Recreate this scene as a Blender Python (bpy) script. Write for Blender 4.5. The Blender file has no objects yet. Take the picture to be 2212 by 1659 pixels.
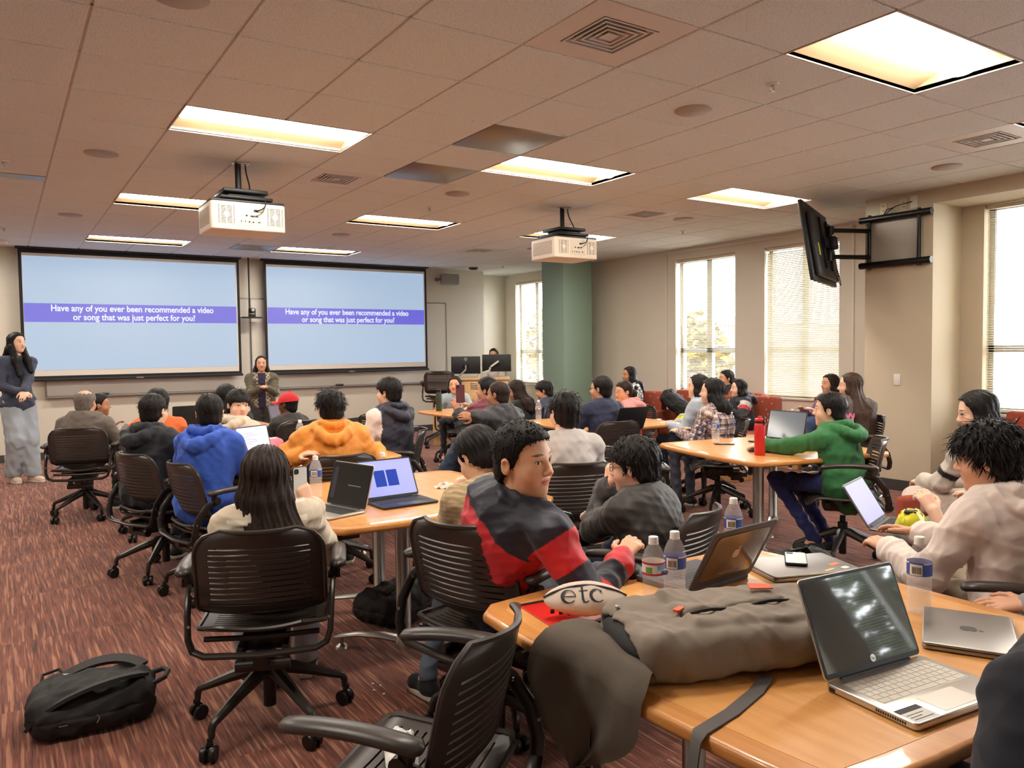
import bpy, bmesh, math, random
import numpy as np
from mathutils import Vector, Matrix
SC = bpy.context.scene
COL = SC.collection
random.seed(7)
# ---------------------------------------------------------------- camera, world, exposure
CAM = Vector((-0.386, -3.848, 1.50)); YAW, PITCH, ROLL, FPX = .582073, -.0454115, -.0129819, 1680.0
FW = Vector((math.sin(YAW)*math.cos(PITCH), math.cos(YAW)*math.cos(PITCH), math.sin(PITCH)))
_r = Vector((math.cos(YAW), -math.sin(YAW), 0)); _u = _r.cross(FW)
RT = math.cos(ROLL)*_r + math.sin(ROLL)*_u; UP = math.cos(ROLL)*_u - math.sin(ROLL)*_r
cd = bpy.data.cameras.new('camera'); co = bpy.data.objects.new('camera', cd); COL.objects.link(co)
cd.sensor_width = 36.0; cd.lens = 36.0*FPX/2212.0; cd.clip_start = .05
m = Matrix((RT, UP, -FW)).transposed().to_4x4(); m.translation = CAM; co.matrix_world = m
SC.camera = co
EXPO = 0.3
SC.view_settings.view_transform = 'Standard'; SC.view_settings.look = 'None'
SC.view_settings.exposure = EXPO; SC.view_settings.gamma = 1.0; SC.view_settings.use_curve_mapping = False
w = bpy.data.worlds.new('sky'); SC.world = w; w.use_nodes = True
bg = w.node_tree.nodes['Background']; bg.inputs[0].default_value = (.93, .97, 1.0, 1); bg.inputs[1].default_value = 15.0
SC.cycles.use_denoising = True
SC.cycles.max_bounces = 7; SC.cycles.diffuse_bounces = 4; SC.cycles.glossy_bounces = 3; SC.cycles.transmission_bounces = 6
SC.cycles.caustics_reflective = False; SC.cycles.caustics_refractive = False
SC.cycles.sample_clamp_indirect = 6.0
LAMP = 38.0          # radiance of the ceiling lamps' baskets
def at_depth(x, y, d): return CAM + d*(FW + (x-1106)/FPX*RT + (829.5-y)/FPX*UP)
def at_z(x, y, z):
    r = FW + (x-1106)/FPX*RT + (829.5-y)/FPX*UP
    return CAM + r*((z-CAM.z)/r.z)
# ---------------------------------------------------------------- materials
def lin(c):
    return tuple(((v/255.0)/12.92 if v/255.0 <= .04045 else ((v/255.0+.055)/1.055)**2.4) for v in c)
class NT:
    def __init__(s, m): s.t = m.node_tree; s.n = s.t.nodes; s.b = s.n.get('Principled BSDF')
    def new(s, typ, ins=None, **kw):
        nd = s.n.new(typ)
        for k, v in kw.items(): setattr(nd, k, v)
        for k, v in (ins or {}).items(): s.set(nd, k, v)
        return nd
    def set(s, nd, k, v):
        i = nd.inputs[k]
        if isinstance(v, bpy.types.NodeSocket): s.t.links.new(v, i)
        elif isinstance(v, bpy.types.Node): s.t.links.new(v.outputs[0], i)
        else: i.default_value = v
    def math(s, op, a, b=0.0, c=0.0, clamp=False):
        nd = s.n.new('ShaderNodeMath'); nd.operation = op; nd.use_clamp = clamp
        s.set(nd, 0, a); s.set(nd, 1, b); s.set(nd, 2, c); return nd.outputs[0]
    def mix(s, f, a, b, mode='MIX'):
        nd = s.n.new('ShaderNodeMix'); nd.data_type = 'RGBA'; nd.blend_type = mode
        s.set(nd, 0, f)
        for k, v in ((6, a), (7, b)):
            if isinstance(v, tuple): v = v if len(v) == 4 else v+(1,)
            s.set(nd, k, v)
        return nd.outputs[2]
    def ramp(s, f, stops):
        nd = s.n.new('ShaderNodeValToRGB'); s.set(nd, 0, f); e = nd.color_ramp.elements
        while len(e) < len(stops): e.new(.5)
        for q, (p, c) in zip(e, stops): q.position = p; q.color = c if len(c) == 4 else c+(1,)
        return nd.outputs[0]
    def bump(s, h, strength=.3, dist=.01):
        nd = s.new('ShaderNodeBump', {'Strength': strength, 'Distance': dist, 'Height': h}); s.set(s.b, 'Normal', nd)
MATS = {}
def mat(name, rgb=None, rough=.5, metal=0.0, noise=None, bump=None, emit=None, var=0.0, vcol=False, coat=0.0, sheen=0.0):
    """procedural principled material; rgb in sRGB 0-255; noise=(scale, amount) varies the colour; bump=(scale, strength, dist)"""
    if name in MATS: return MATS[name]
    m = bpy.data.materials.new(name); m.use_nodes = True; t = NT(m); MATS[name] = m
    c = lin(rgb)+(1,) if rgb else (.5, .5, .5, 1)
    t.b.inputs['Roughness'].default_value = rough; t.b.inputs['Metallic'].default_value = metal
    t.b.inputs['Coat Weight'].default_value = coat; t.b.inputs['Sheen Weight'].default_value = sheen
    t.b.inputs['Base Color'].default_value = c
    tc = None
    src = c
    if vcol:
        a = t.new('ShaderNodeAttribute', attribute_name='Col'); src = a.outputs[0]; t.set(t.b, 'Base Color', src)
    if noise or bump: tc = t.new('ShaderNodeTexCoord').outputs['Object']
    if noise:
        nz = t.new('ShaderNodeTexNoise', {'Vector': tc, 'Scale': noise[0], 'Detail': 4.0})
        f = t.math('MULTIPLY_ADD', nz.outputs[0], 2*noise[1], 1-noise[1])
        t.set(t.b, 'Base Color', t.mix(1.0, src, t.new('ShaderNodeCombineColor', {0: f, 1: f, 2: f}).outputs[0], 'MULTIPLY'))
    if bump:
        nz = t.new('ShaderNodeTexNoise', {'Vector': tc, 'Scale': bump[0], 'Detail': 3.0}); t.bump(nz.outputs[0], bump[1], bump[2])
    if emit:
        t.b.inputs['Emission Color'].default_value = c; t.b.inputs['Emission Strength'].default_value = emit
    return m
def glass(name, rgb, rough=0.0, ior=1.33, alpha=None):
    if name in MATS: return MATS[name]
    m = bpy.data.materials.new(name); m.use_nodes = True; t = NT(m); MATS[name] = m
    t.b.inputs['Base Color'].default_value = lin(rgb)+(1,); t.b.inputs['Roughness'].default_value = rough
    t.b.inputs['IOR'].default_value = ior
    if alpha is None: t.b.inputs['Transmission Weight'].default_value = 1.0
    else: t.b.inputs['Alpha'].default_value = alpha
    return m
# ---------------------------------------------------------------- mesh helpers
def link(o, parent=None):
    COL.objects.link(o)
    if parent is not None: o.parent = parent
    return o
def tag(o, label=None, cat=None, group=None, kind=None):
    if label: o['label'] = label
    if cat: o['category'] = cat
    if group: o['group'] = group
    if kind: o['kind'] = kind
    return o
def empty(name, loc=(0, 0, 0), rz=0.0, label=None, cat=None, group=None):
    o = bpy.data.objects.new(name, None); link(o); o.location = loc; o.rotation_euler = (0, 0, rz); o.empty_display_size = .1
    return tag(o, label, cat, group)
class MB:
    """collects shapes, then builds ONE mesh object"""
    def __init__(s): s.v = []; s.f = []; s.mi = []; s.cur = 0
    def add(s, vs, fs):
        b = len(s.v); s.v += [tuple(v) for v in vs]; s.f += [tuple(i+b for i in f) for f in fs]; s.mi += [s.cur]*len(fs); return s
    def box(s, a, b, M=None, bev=0.0, seg=2):
        a = Vector(a); b = Vector(b); lo = Vector(map(min, a, b)); hi = Vector(map(max, a, b))
        bm = bmesh.new(); bmesh.ops.create_cube(bm, size=1.0)
        for v in bm.verts: v.co = Vector((lo[k]+(v.co[k]+.5)*(hi[k]-lo[k]) for k in range(3)))
        if bev > 0:
            bev = min(bev, .49*min(hi[k]-lo[k] for k in range(3)))
            bmesh.ops.bevel(bm, geom=bm.edges[:], offset=bev, segments=seg, affect='EDGES', profile=.5)
        return s.bm(bm, M)
    def bm(s, bm, M=None):
        bm.verts.index_update()
        vs = [(M @ v.co if M is not None else v.co) for v in bm.verts]; fs = [[v.index for v in f.verts] for f in bm.faces]
        bm.free(); return s.add(vs, fs)
    def tube(s, pts, r, n=8, caps=True, flat=None, up=None):
        """sweep of a circle (or an ellipse, flat=(a,b) factors) along points; r a number or a list"""
        P = [Vector(p) for p in pts]; R = r if isinstance(r, (list, tuple)) else [r]*len(P)
        vs = []; prev = Vector(up) if up else None
        for i, p in enumerate(P):
            t = (P[min(i+1, len(P)-1)]-P[max(i-1, 0)]).normalized()
            if prev is None: prev = Vector((0, 0, 1)) if abs(t.z) < .9 else Vector((1, 0, 0))
            x = prev.cross(t)
            if x.length < 1e-6: x = t.orthogonal()
            x.normalize(); y = t.cross(x).normalized(); prev = y
            fa, fb = flat or (1, 1)
            for k in range(n):
                a = 2*math.pi*k/n; vs.append(p + R[i]*(fa*math.cos(a)*x + fb*math.sin(a)*y))
        fs = [(i*n+k, i*n+(k+1) % n, (i+1)*n+(k+1) % n, (i+1)*n+k) for i in range(len(P)-1) for k in range(n)]
        if caps: fs += [tuple(range(n))[::-1], tuple((len(P)-1)*n+k for k in range(n))]
        return s.add(vs, fs)
    def lathe(s, prof, n=24, M=None, caps=True):
        vs = [(r*math.cos(2*math.pi*k/n), r*math.sin(2*math.pi*k/n), z) for r, z in prof for k in range(n)]
        fs = [(i*n+k, i*n+(k+1) % n, (i+1)*n+(k+1) % n, (i+1)*n+k) for i in range(len(prof)-1) for k in range(n)]
        if caps: fs += [tuple(range(n))[::-1], tuple((len(prof)-1)*n+k for k in range(n))]
        if M is not None: vs = [M @ Vector(v) for v in vs]
        return s.add(vs, fs)
    def prism(s, poly, z0, z1, M=None, bev=0.0, seg=3):
        bm = bmesh.new(); f = bm.faces.new([bm.verts.new((p[0], p[1], z0)) for p in poly])
        r = bmesh.ops.extrude_face_region(bm, geom=[f])
        for g in r['geom']:
            if isinstance(g, bmesh.types.BMVert): g.co.z = z1
        bmesh.ops.recalc_face_normals(bm, faces=bm.faces[:])
        if bev > 0:
            eds = [e for e in bm.edges if abs(e.verts[0].co.z-e.verts[1].co.z) < 1e-7]
            bmesh.ops.bevel(bm, geom=eds, offset=bev, segments=seg, affect='EDGES', profile=.5)
        return s.bm(bm, M)
    def quad(s, a, b, c, d): return s.add([a, b, c, d], [(0, 1, 2, 3)])
    def build(s, name, mats, parent=None, smooth=35, loc=None, rot=None):
        me = bpy.data.meshes.new(name); me.from_pydata(s.v, [], s.f)
        if not isinstance(mats, (list, tuple)): mats = [mats]
        for m_ in mats: me.materials.append(m_)
        if len(mats) > 1: me.polygons.foreach_set('material_index', s.mi)
        me.update()
        if smooth:
            me.polygons.foreach_set('use_smooth', [True]*len(me.polygons))
            if smooth < 180: me.set_sharp_from_angle(angle=math.radians(smooth))
        o = link(bpy.data.objects.new(name, me), parent)
        if loc is not None: o.location = loc
        if rot is not None: o.rotation_euler = rot
        return o
def T(x=0, y=0, z=0, rx=0, ry=0, rz=0):
    return Matrix.Translation((x, y, z)) @ Matrix.Rotation(rz, 4, 'Z') @ Matrix.Rotation(ry, 4, 'Y') @ Matrix.Rotation(rx, 4, 'X')
def box(name, a, b, m_, parent=None, bev=0.0, M=None): return MB().box(a, b, M, bev).build(name, m_, parent)
def bez(p0, p1, p2, n=8, p3=None):
    out = []
    for i in range(n+1):
        t = i/n; q = [Vector(p) for p in ((p0, p1, p2) if p3 is None else (p0, p1, p2, p3))]
        while len(q) > 1: q = [q[k].lerp(q[k+1], t) for k in range(len(q)-1)]
        out.append(q[0])
    return out
def rrect(w_, h_, r, n=5, cx=0, cy=0):
    out = []
    for sx, sy, a0 in ((1, 1, 0), (-1, 1, 90), (-1, -1, 180), (1, -1, 270)):
        for k in range(n+1):
            a = math.radians(a0+90*k/n); out.append((cx+sx*(w_/2-r)+r*math.cos(a), cy+sy*(h_/2-r)+r*math.sin(a)))
    return out
def text_mesh(s, size, name, m_, parent, M, depth=.0006, bold=0.0, align='CENTER', xs=1.0):
    cu = bpy.data.curves.new(name, 'FONT'); cu.body = s; cu.size = size; cu.align_x = align; cu.align_y = 'CENTER'; cu.extrude = depth; cu.offset = bold; cu.resolution_u = 4
    o = bpy.data.objects.new(name, cu); COL.objects.link(o); dg = bpy.context.evaluated_depsgraph_get()
    me = bpy.data.meshes.new_from_object(o.evaluated_get(dg)); bpy.data.objects.remove(o); bpy.data.curves.remove(cu)
    me.transform(M @ Matrix.Diagonal((xs, 1, 1, 1))); me.materials.clear(); me.materials.append(m_)
    ob = bpy.data.objects.new(name, me); link(ob, parent); return ob
def struct(o): o['kind'] = 'structure'; return o
def children(o): return [c for c in bpy.data.objects if c.parent == o]
def copy_tree(o, parent=None, kids=None):
    c = o.copy(); COL.objects.link(c)
    if parent is not None: c.parent = parent
    for ch in (kids or KIDS).get(o.name, []): copy_tree(ch, c, kids)
    return c
KIDS = {}
def index_kids():
    KIDS.clear()
    for o in bpy.data.objects:
        if o.parent is not None: KIDS.setdefault(o.parent.name, []).append(o)
# ================================================================ the room
G = .6096; ZC = 3.008
M_wall = mat('painted wall', (214, 207, 192), .9, noise=(1.5, .03), bump=(220, .12, .003))
M_wallr = mat('painted window wall', (212, 205, 190), .9, noise=(1.5, .03), bump=(160, .25, .004))
M_trim = mat('painted trim', (216, 208, 192), .7)
M_base = mat('rubber baseboard', (66, 60, 58), .6)
M_black = mat('black plastic', (22, 21, 22), .45)
M_blackm = mat('black metal', (20, 20, 21), .4, .3)
M_white = mat('white plastic', (226, 222, 214), .45)
M_cream = mat('projector cream plastic', (232, 218, 200), .45)
M_chrome = mat('brushed steel', (190, 188, 184), .28, 1.0)
M_dark = mat('dark void', (10, 9, 9), .9)
M_alum = mat('grey painted metal', (150, 146, 142), .42, .7)
# carpet: fine stripes running along the room, laid in tiles
def carpet():
    m_ = mat('striped carpet', (120, 60, 45), .95); t = NT(m_)
    geo = t.new('ShaderNodeNewGeometry').outputs['Position']; sp = t.new('ShaderNodeSeparateXYZ', {0: geo})
    x, y = sp.outputs[0], sp.outputs[1]
    wn = t.new('ShaderNodeTexWhiteNoise', noise_dimensions='2D')
    cv = t.new('ShaderNodeCombineXYZ', {0: t.math('FLOOR', t.math('DIVIDE', x, .46)), 1: t.math('FLOOR', t.math('DIVIDE', y, .92))})
    t.set(wn, 'Vector', cv)
    v1 = t.new('ShaderNodeCombineXYZ', {0: t.math('MULTIPLY', x, 82.0), 1: t.math('MULTIPLY', y, 3.2), 2: t.math('MULTIPLY', wn.outputs[0], 40.0)})
    n1 = t.new('ShaderNodeTexNoise', {'Vector': v1, 'Scale': 1.0, 'Detail': 1.0})
    v2 = t.new('ShaderNodeCombineXYZ', {0: t.math('MULTIPLY', x, 150.0), 1: t.math('MULTIPLY', y, 7.0), 2: t.math('MULTIPLY', wn.outputs[0], 90.0)})
    n2 = t.new('ShaderNodeTexNoise', {'Vector': v2, 'Scale': 1.0, 'Detail': 2.0})
    n3 = t.new('ShaderNodeTexNoise', {'Vector': geo, 'Scale': 420.0, 'Detail': 2.0})
    c1 = t.ramp(n1.outputs[0], [(.36, lin((60, 25, 18))), (.46, lin((126, 66, 49))), (.56, lin((114, 58, 42))), (.63, lin((188, 132, 102)))])
    c2 = t.ramp(n2.outputs[0], [(.38, lin((72, 35, 27))), (.5, lin((138, 76, 58))), (.63, lin((160, 100, 80)))])
    c = t.mix(.34, c1, c2)
    c = t.mix(t.math('MULTIPLY', n3.outputs[0], .30), c, lin((64, 30, 24)))
    t.set(t.b, 'Base Color', c); t.b.inputs['Sheen Weight'].default_value = .15
    t.bump(t.math('ADD', n2.outputs[0], n3.outputs[0]), .5, .006)
    return m_
struct(box('floor', (-4.2, -6.6, -.1), (8.9, 10.2, 0), carpet()))
# ceiling: tegular tiles hung just below their grid
def tile_mat():
    m_ = mat('ceiling tile', (226, 218, 214), .95); t = NT(m_)
    geo = t.new('ShaderNodeNewGeometry').outputs['Position']
    n1 = t.new('ShaderNodeTexNoise', {'Vector': geo, 'Scale': 130.0, 'Detail': 3.0, 'Roughness': .6})
    n2 = t.new('ShaderNodeTexNoise', {'Vector': geo, 'Scale': 1.1, 'Detail': 3.0})
    c = t.ramp(n1.outputs[0], [(.33, lin((206, 212, 214))), (.5, lin((232, 238, 240))), (.7, lin((240, 246, 248)))])
    t.set(t.b, 'Base Color', t.mix(t.math('MULTIPLY', n2.outputs[0], .12), c, lin((214, 214, 214))))
    t.bump(n1.outputs[0], .45, .006); return m_
LIGHTS = [(1, 2), (1, 7), (1, 12), (5, 2), (5, 7), (5, 12), (9, 2), (9, 7), (5, -3), (9, -3), (1, -3), (-3, -3), (-3, 2), (-3, 7), (-3, 12)]
VENTS = [(3, 4), (9, 4), (3, 10), (9, 10), (9, -2), (3, -2)]
PANELS = [(4, 1), (4, 3), (4, 12)]
taken = {(i+k, j) for i, j in LIGHTS for k in (0, 1)} | set(VENTS) | set(PANELS)
mb = MB(); mb.box((-4.2, -6.6, ZC+.115), (8.9, 10.2, ZC+.2))
I0, I1, J0, J1 = -6, 14, -9, 16; g2 = .007
XL, XR, YB, YF = -3.9, 8.42, -6.3, 9.72
for i in range(I0, I1):
    for j in range(J0, J1):
        if (i, j) in taken: continue
        x0, x1, y0, y1 = max(i*G+g2, XL), min((i+1)*G-g2, XR), max(j*G+g2, YB), min((j+1)*G-g2, YF)
        if x1-x0 < .02 or y1-y0 < .02: continue
        z0, z1 = ZC-.009, ZC+.001; b = .003
        a = [(x0, y0, z1), (x1, y0, z1), (x1, y1, z1), (x0, y1, z1), (x0, y0, z0+b), (x1, y0, z0+b), (x1, y1, z0+b), (x0, y1, z0+b), (x0+b, y0+b, z0), (x1-b, y0+b, z0), (x1-b, y1-b, z0), (x0+b, y1-b, z0)]
        mb.add(a, [(0, 1, 5, 4), (1, 2, 6, 5), (2, 3, 7, 6), (3, 0, 4, 7), (4, 5, 9, 8), (5, 6, 10, 9), (6, 7, 11, 10), (7, 4, 8, 11), (8, 9, 10, 11)])
mb.cur = 1
for i in range(I0, I1+1):
    x = i*G
    for j in range(J0, J1):
        if (i, j) in taken and (i-1, j) in taken and not ((i, j) in LIGHTS): continue
        mb.box((x-.008, j*G, ZC), (x+.008, (j+1)*G, ZC+.02))
for j in range(J0, J1+1):
    for i in range(I0, I1): mb.box((i*G, j*G-.008, ZC), ((i+1)*G, j*G+.008, ZC+.0195))
struct(mb.build('ceiling', [tile_mat(), mat('ceiling grid', (222, 214, 208), .6)], smooth=0))
# front wall, its recess by the window, left and back walls
struct(box('wall_front', (-4.0, 9.05, 0), (7.47, 9.3, 3.1), M_wall))
struct(box('wall_front_recess', (7.3, 9.72, 0), (8.8, 9.95, 3.1), M_wall))
struct(box('wall_front_return', (7.22, 9.3, 0), (7.47, 9.75, 3.1), M_wall))
struct(box('wall_left', (-4.1, -6.5, 0), (-3.9, 9.3, 3.1), M_wall))
WB = [(2.9, 4.1), (4.5, 5.7)]
mb = MB().box((-4.1, -6.5, 0), (2.9, -6.3, 3.1)).box((4.1, -6.5, 0), (4.5, -6.3, 3.1)).box((5.7, -6.5, 0), (8.8, -6.3, 3.1))
for y0, y1 in WB: mb.box((y0, -6.5, 0), (y1, -6.3, .8)).box((y0, -6.5, 2.83), (y1, -6.3, 3.1))
struct(mb.build('wall_back', M_wall))
struct(box('trim_2', (-3.9, 9.044, 2.36), (.15, 9.05, 2.385), M_trim))
struct(box('baseboard_front', (-3.9, 9.035, 0), (7.47, 9.05, .11), M_base))
struct(box('baseboard_right', (8.385, .98, 0), (8.41, 9.72, .11), M_base))
struct(MB().box((7.235, .255, 0), (7.25, .985, .11)).box((7.235, .24, 0), (7.8, .255, .11)).build('baseboard_pier', M_base))
# window wall: built round its openings; (y0, y1) of each window
WIN = [(8.17, 9.35), (3.70, 4.87), (2.05, 3.19)]; ZS, ZH = .80, 2.83; XW = 8.41
mb = MB(); ys = .9
for y0, y1 in sorted(WIN):
    mb.box((XW, ys, 0), (XW+.24, y0, 3.1)); mb.box((XW, y0, 0), (XW+.24, y1, ZS)); mb.box((XW, y0, ZH), (XW+.24, y1, 3.1)); ys = y1
mb.box((XW, ys, 0), (XW+.24, 9.95, 3.1))
struct(mb.build('wall_right', M_wallr))
WC = (-1.15, .045); XN = 7.785
mb = MB(); mb.box((7.25, .26, 0), (8.66, .97, 3.1)); mb.box((7.25, -1.4, 2.86), (8.2, .26, 3.1))
mb.box((7.25, -2.1, 0), (8.66, -1.4, 3.1)); mb.box((7.25, -6.4, 2.86), (8.2, -2.1, 3.1)); mb.box((XN, -6.4, 0), (XN+.24, -4.9, 2.86)); mb.box((XN, -4.9, 0), (XN+.24, -2.3, .8)); mb.box((XN, -3.65, .8), (XN+.24, -3.5, 2.86)); mb.box((XN, -2.3, 0), (XN+.24, -2.1, 2.86))
mb.box((XN, -1.4, 0), (XN+.24, WC[0], 2.86)); mb.box((XN, WC[1], 0), (XN+.24, .26, 2.86)); mb.box((XN, WC[0], 0), (XN+.24, WC[1], .8))
struct(mb.build('wall_right_pier', mat('wall paint toned for light', (200, 187, 164), .9, noise=(1.5, .03), bump=(160, .25, .004))))  # same paint as the window wall; its dimmer, browner light is in this colour
mb = MB()
for y in (5.06, 1.86): mb.box((XW-.014, y-.02, .60), (XW, y+.02, 2.95), bev=.004)
mb.box((XW-.014, 1.84, 2.93), (XW, 5.08, 2.965), bev=.004); mb.box((XW-.02, 1.84, .585), (XW, 5.08, .625), bev=.004)
struct(mb.build('trim_1', M_trim))
# blinds and window frames
M_slat = mat('blind slat', (214, 205, 182), .5)
M_frame = mat('window frame', (176, 176, 172), .5)
M_pane = glass('window pane', (235, 245, 250), alpha=.06)
def window(n, x, y0, y1, z0, z1, tilt, what):
    w_ = struct(MB().box((x+.12, y0, z0), (x+.18, y0+.05, z1)).box((x+.12, y1-.05, z0), (x+.18, y1, z1)).box((x+.12, y0, z0), (x+.18, y1, z0+.05)).box((x+.12, y0, z1-.05), (x+.18, y1, z1))
        .box((x+.12, (y0+y1)/2-.05, z0), (x+.18, (y0+y1)/2+.05, z1)).box((x+.12, y0, 1.40), (x+.18, y1, 1.47)).build('window_%d' % n, M_frame))
    MB().box((x+.148, y0+.03, z0+.03), (x+.152, y1-.03, z1-.03)).build('window_pane', M_pane, w_)
    MB().box((x-.03, y0-.02, z0-.03), (x+.12, y1+.02, z0), bev=.004).build('window_sill', M_trim, w_)
    b = empty('window_blind', (x+.05, (y0+y1)/2, z0), 0, what, 'blind', 'horizontal slat window blinds')
    L = (y1-y0)/2-.012; H = z1-z0
    MB().box((-.022, -L, H-.045), (.022, L, H-.003), bev=.004).build('headrail', M_slat, b)
    MB().box((-.013, -L, .012), (.013, L, .028), bev=.003).build('bottom_rail', M_slat, b)
    s_ = MB(); ca, sa = math.cos(tilt), math.sin(tilt); N = int((H-.08)/.0235)
    for k in range(N):
        z = .04+k*.0235; row = []
        for u, h in ((-.0125, -.0012), (0, .0012), (.0125, -.0012)):
            for yy in (-L, L): row.append((u*ca-h*sa, yy, z+u*sa+h*ca))
        s_.add(row, [(0, 2, 3, 1), (2, 4, 5, 3)])
    s_.build('slats', M_slat, b)
    c_ = MB()
    for yy in (-L*.72, 0.0, L*.72):
        for dx in (-.0135, .0135): c_.tube([(dx, yy, .02), (dx, yy, H-.03)], .0012, 4)
    c_.tube([(-.028, L-.09, H-.05), (-.03, L-.09, H-1.0)], .004, 6)
    c_.build('ladder_cords', M_white, b); return w_, b
window(1, XW, 8.17, 9.35, ZS, ZH, .25, 'pale window blind in the far corner behind the green column')
window(2, XW, 3.70, 4.87, ZS, ZH, .10, 'opened window blind with the yellow tree and brick building behind it')
window(3, XW, 2.05, 3.19, ZS, ZH, .95, 'half closed window blind behind the wall mounted television')
window(4, XN, WC[0], WC[1], .80, 2.855, .10, 'window blind in the deep niche at the right edge of the photo')
window(5, XN, -3.5, -2.3, .80, 2.855, .10, 'blind of an unseen window added for daylight in the second niche, beyond the right edge of the photo'); window(6, XN, -4.9, -3.65, .80, 2.855, .10, 'blind of an unseen window added for daylight in the second niche, behind the camera')  # both windows are added out of view to bring in more daylight
for n_, (y0, y1) in zip((7, 8), WB):
    w_, b = window(n_, 6.3, y0, y1, .8, 2.83, .45, 'window blind in the wall behind the camera, window %s' % ('nearer the corner' if n_ == 8 else 'further from the corner'))
    Rz = Matrix.Rotation(-math.pi/2, 4, 'Z'); b.matrix_world = Rz @ Matrix.Translation(b.location); w_.matrix_world = Rz
# column
struct(MB().box((7.475, 6.51, 0), (8.08, 7.12, 3.02), bev=.004).build('wall_column', mat('sage green paint', (142, 168, 152), .7, noise=(2, .03))))
# ================================================================ outside the windows
M_leaf = mat('yellow leaves', (92, 74, 6), .8, noise=(6, .4)); M_bark = mat('bark', (90, 74, 60), .9, noise=(8, .3))
M_leafg = mat('green leaves', (46, 62, 16), .8, noise=(6, .4))
def tree(x, y, h, r, label, seed, m_=None, n_=1500):
    rd = random.Random(seed); b = empty('tree', (x, y, -3.0), 0, label, 'tree')
    MB().tube([(0, 0, 0), (.05, 0, h*.5), (0, .1, h*.9)], [.16, .11, .04], 8).tube([(0, 0, h*.45), (.6, .5, h*.75)], [.08, .03], 6).tube([(0, 0, h*.5), (-.5, -.6, h*.8)], [.08, .03], 6).build('trunk', M_bark, b)
    l = MB()
    for k in range(n_):
        d = Vector((rd.gauss(0, 1), rd.gauss(0, 1), rd.gauss(0, 1))).normalized()*r*rd.random()**.4
        p = Vector((0, 0, h*.72)) + Vector((d.x, d.y, d.z*1.25)); q = Matrix.Rotation(rd.random()*6.3, 3, 'Z') @ Matrix.Rotation(rd.random()*3, 3, 'X'); s_ = .09+.08*rd.random()
        l.add([p+q @ Vector(v)*s_ for v in ((-1, 0, 0), (0, -.6, .1), (1, 0, 0), (0, .6, .1))], [(0, 1, 2, 3)])
    l.build('foliage', m_ or M_leaf, b); return b
tree(15.5, 11.5, 5.5, 1.25, 'yellow leaved autumn tree outside the opened window blind', 3)
tree(15.0, 16.5, 6.0, 1.4, 'reddish yellow tree outside the far corner window', 5)
for k, (x_, y_) in enumerate(((1.3, -9.4), (4.6, -9.0), (7.9, -9.4))): tree(x_, y_, 6.2, 1.62, 'leafy green tree behind the camera, seen only as a reflection in the open silver laptop', 20+k, M_leafg, 2600)['group'] = 'green trees behind the camera'
bd = empty('brick_building', (21, 20.4, -3), 0, 'red brick building outside beyond the yellow tree', 'building')
bd.scale = (1, 1, .86)
M_brick = bpy.data.materials.new('brick'); M_brick.use_nodes = True; t = NT(M_brick)
br = t.new('ShaderNodeTexBrick', {'Vector': t.new('ShaderNodeTexCoord').outputs['Object'], 'Scale': 3.0, 'Color1': lin((66, 32, 29))+(1,), 'Color2': lin((58, 28, 25))+(1,), 'Mortar': lin((100, 84, 78))+(1,)})
t.set(t.b, 'Base Color', br.outputs[0])
MB().box((0, -7, 0), (6, 2.6, 6.1)).build('wall', M_brick, bd); MB().box((-.15, -7.1, 6.1), (6.2, 2.7, 6.4)).build('parapet', M_white, bd)
for k in range(4):
    fr = MB().box((-.05, -5.6+2*k, 3.3), (.02, -4.5+2*k, 5.2)).build('window', M_frame, bd); MB().box((-.06, -5.5+2*k, 3.4), (-.052, -4.6+2*k, 5.1)).build('pane', M_dark, fr)
struct(box('ground_outside', (8.9, -30, -3.2), (60, 60, -3.0), mat('paving outside', (205, 203, 198), .9, noise=(.5, .06))))
# ================================================================ lamps and fittings in the ceiling
M_refl = mat('lamp reflector', (176, 150, 116), .5)
M_lamp = mat('lamp diffuser glow', (255, 249, 238), .6, emit=LAMP)
mb1 = MB(); W, D_ = 2*G-.016, G-.016; hz = .105
prof = [(-D_/2, 0), (-D_/2, .02), (-.14, .085), (.14, .085), (D_/2, .02), (D_/2, 0)]
for k in range(len(prof)-1):
    (ya, za), (yb, zb) = prof[k], prof[k+1]; mb1.quad((-W/2, ya, za), (W/2, ya, za), (W/2, yb, zb), (-W/2, yb, zb))
for sx in (-1, 1):
    xx = sx*W/2; mb1.add([(xx, y, z) for y, z in prof], [tuple(range(len(prof)))])
light_m = None
def lamp_label(i, j):
    vis = {(1, 2): 'lit recessed ceiling lamp above and nearest the left projector', (1, 7): 'lit recessed ceiling lamp partly hidden behind the left projector', (1, 12): 'lit recessed ceiling lamp right above the left projection screen',
           (5, 2): 'lit recessed ceiling lamp nearer the camera than the right projector, beside a grey metal panel', (5, 7): 'lit recessed ceiling lamp in the middle row between the two projectors', (5, 12): 'lit recessed ceiling lamp just above the gap between the screens',
           (9, 2): 'lit recessed ceiling lamp next to the wall television', (9, 7): 'lit recessed ceiling lamp partly hidden behind the right projector', (5, -3): 'large lit recessed ceiling lamp at the top right of the photo', (9, -3): 'lit recessed ceiling lamp cut off by the right edge beside an air vent'}
    return vis.get((i, j), 'lit recessed ceiling lamp behind or beside the camera')
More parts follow.
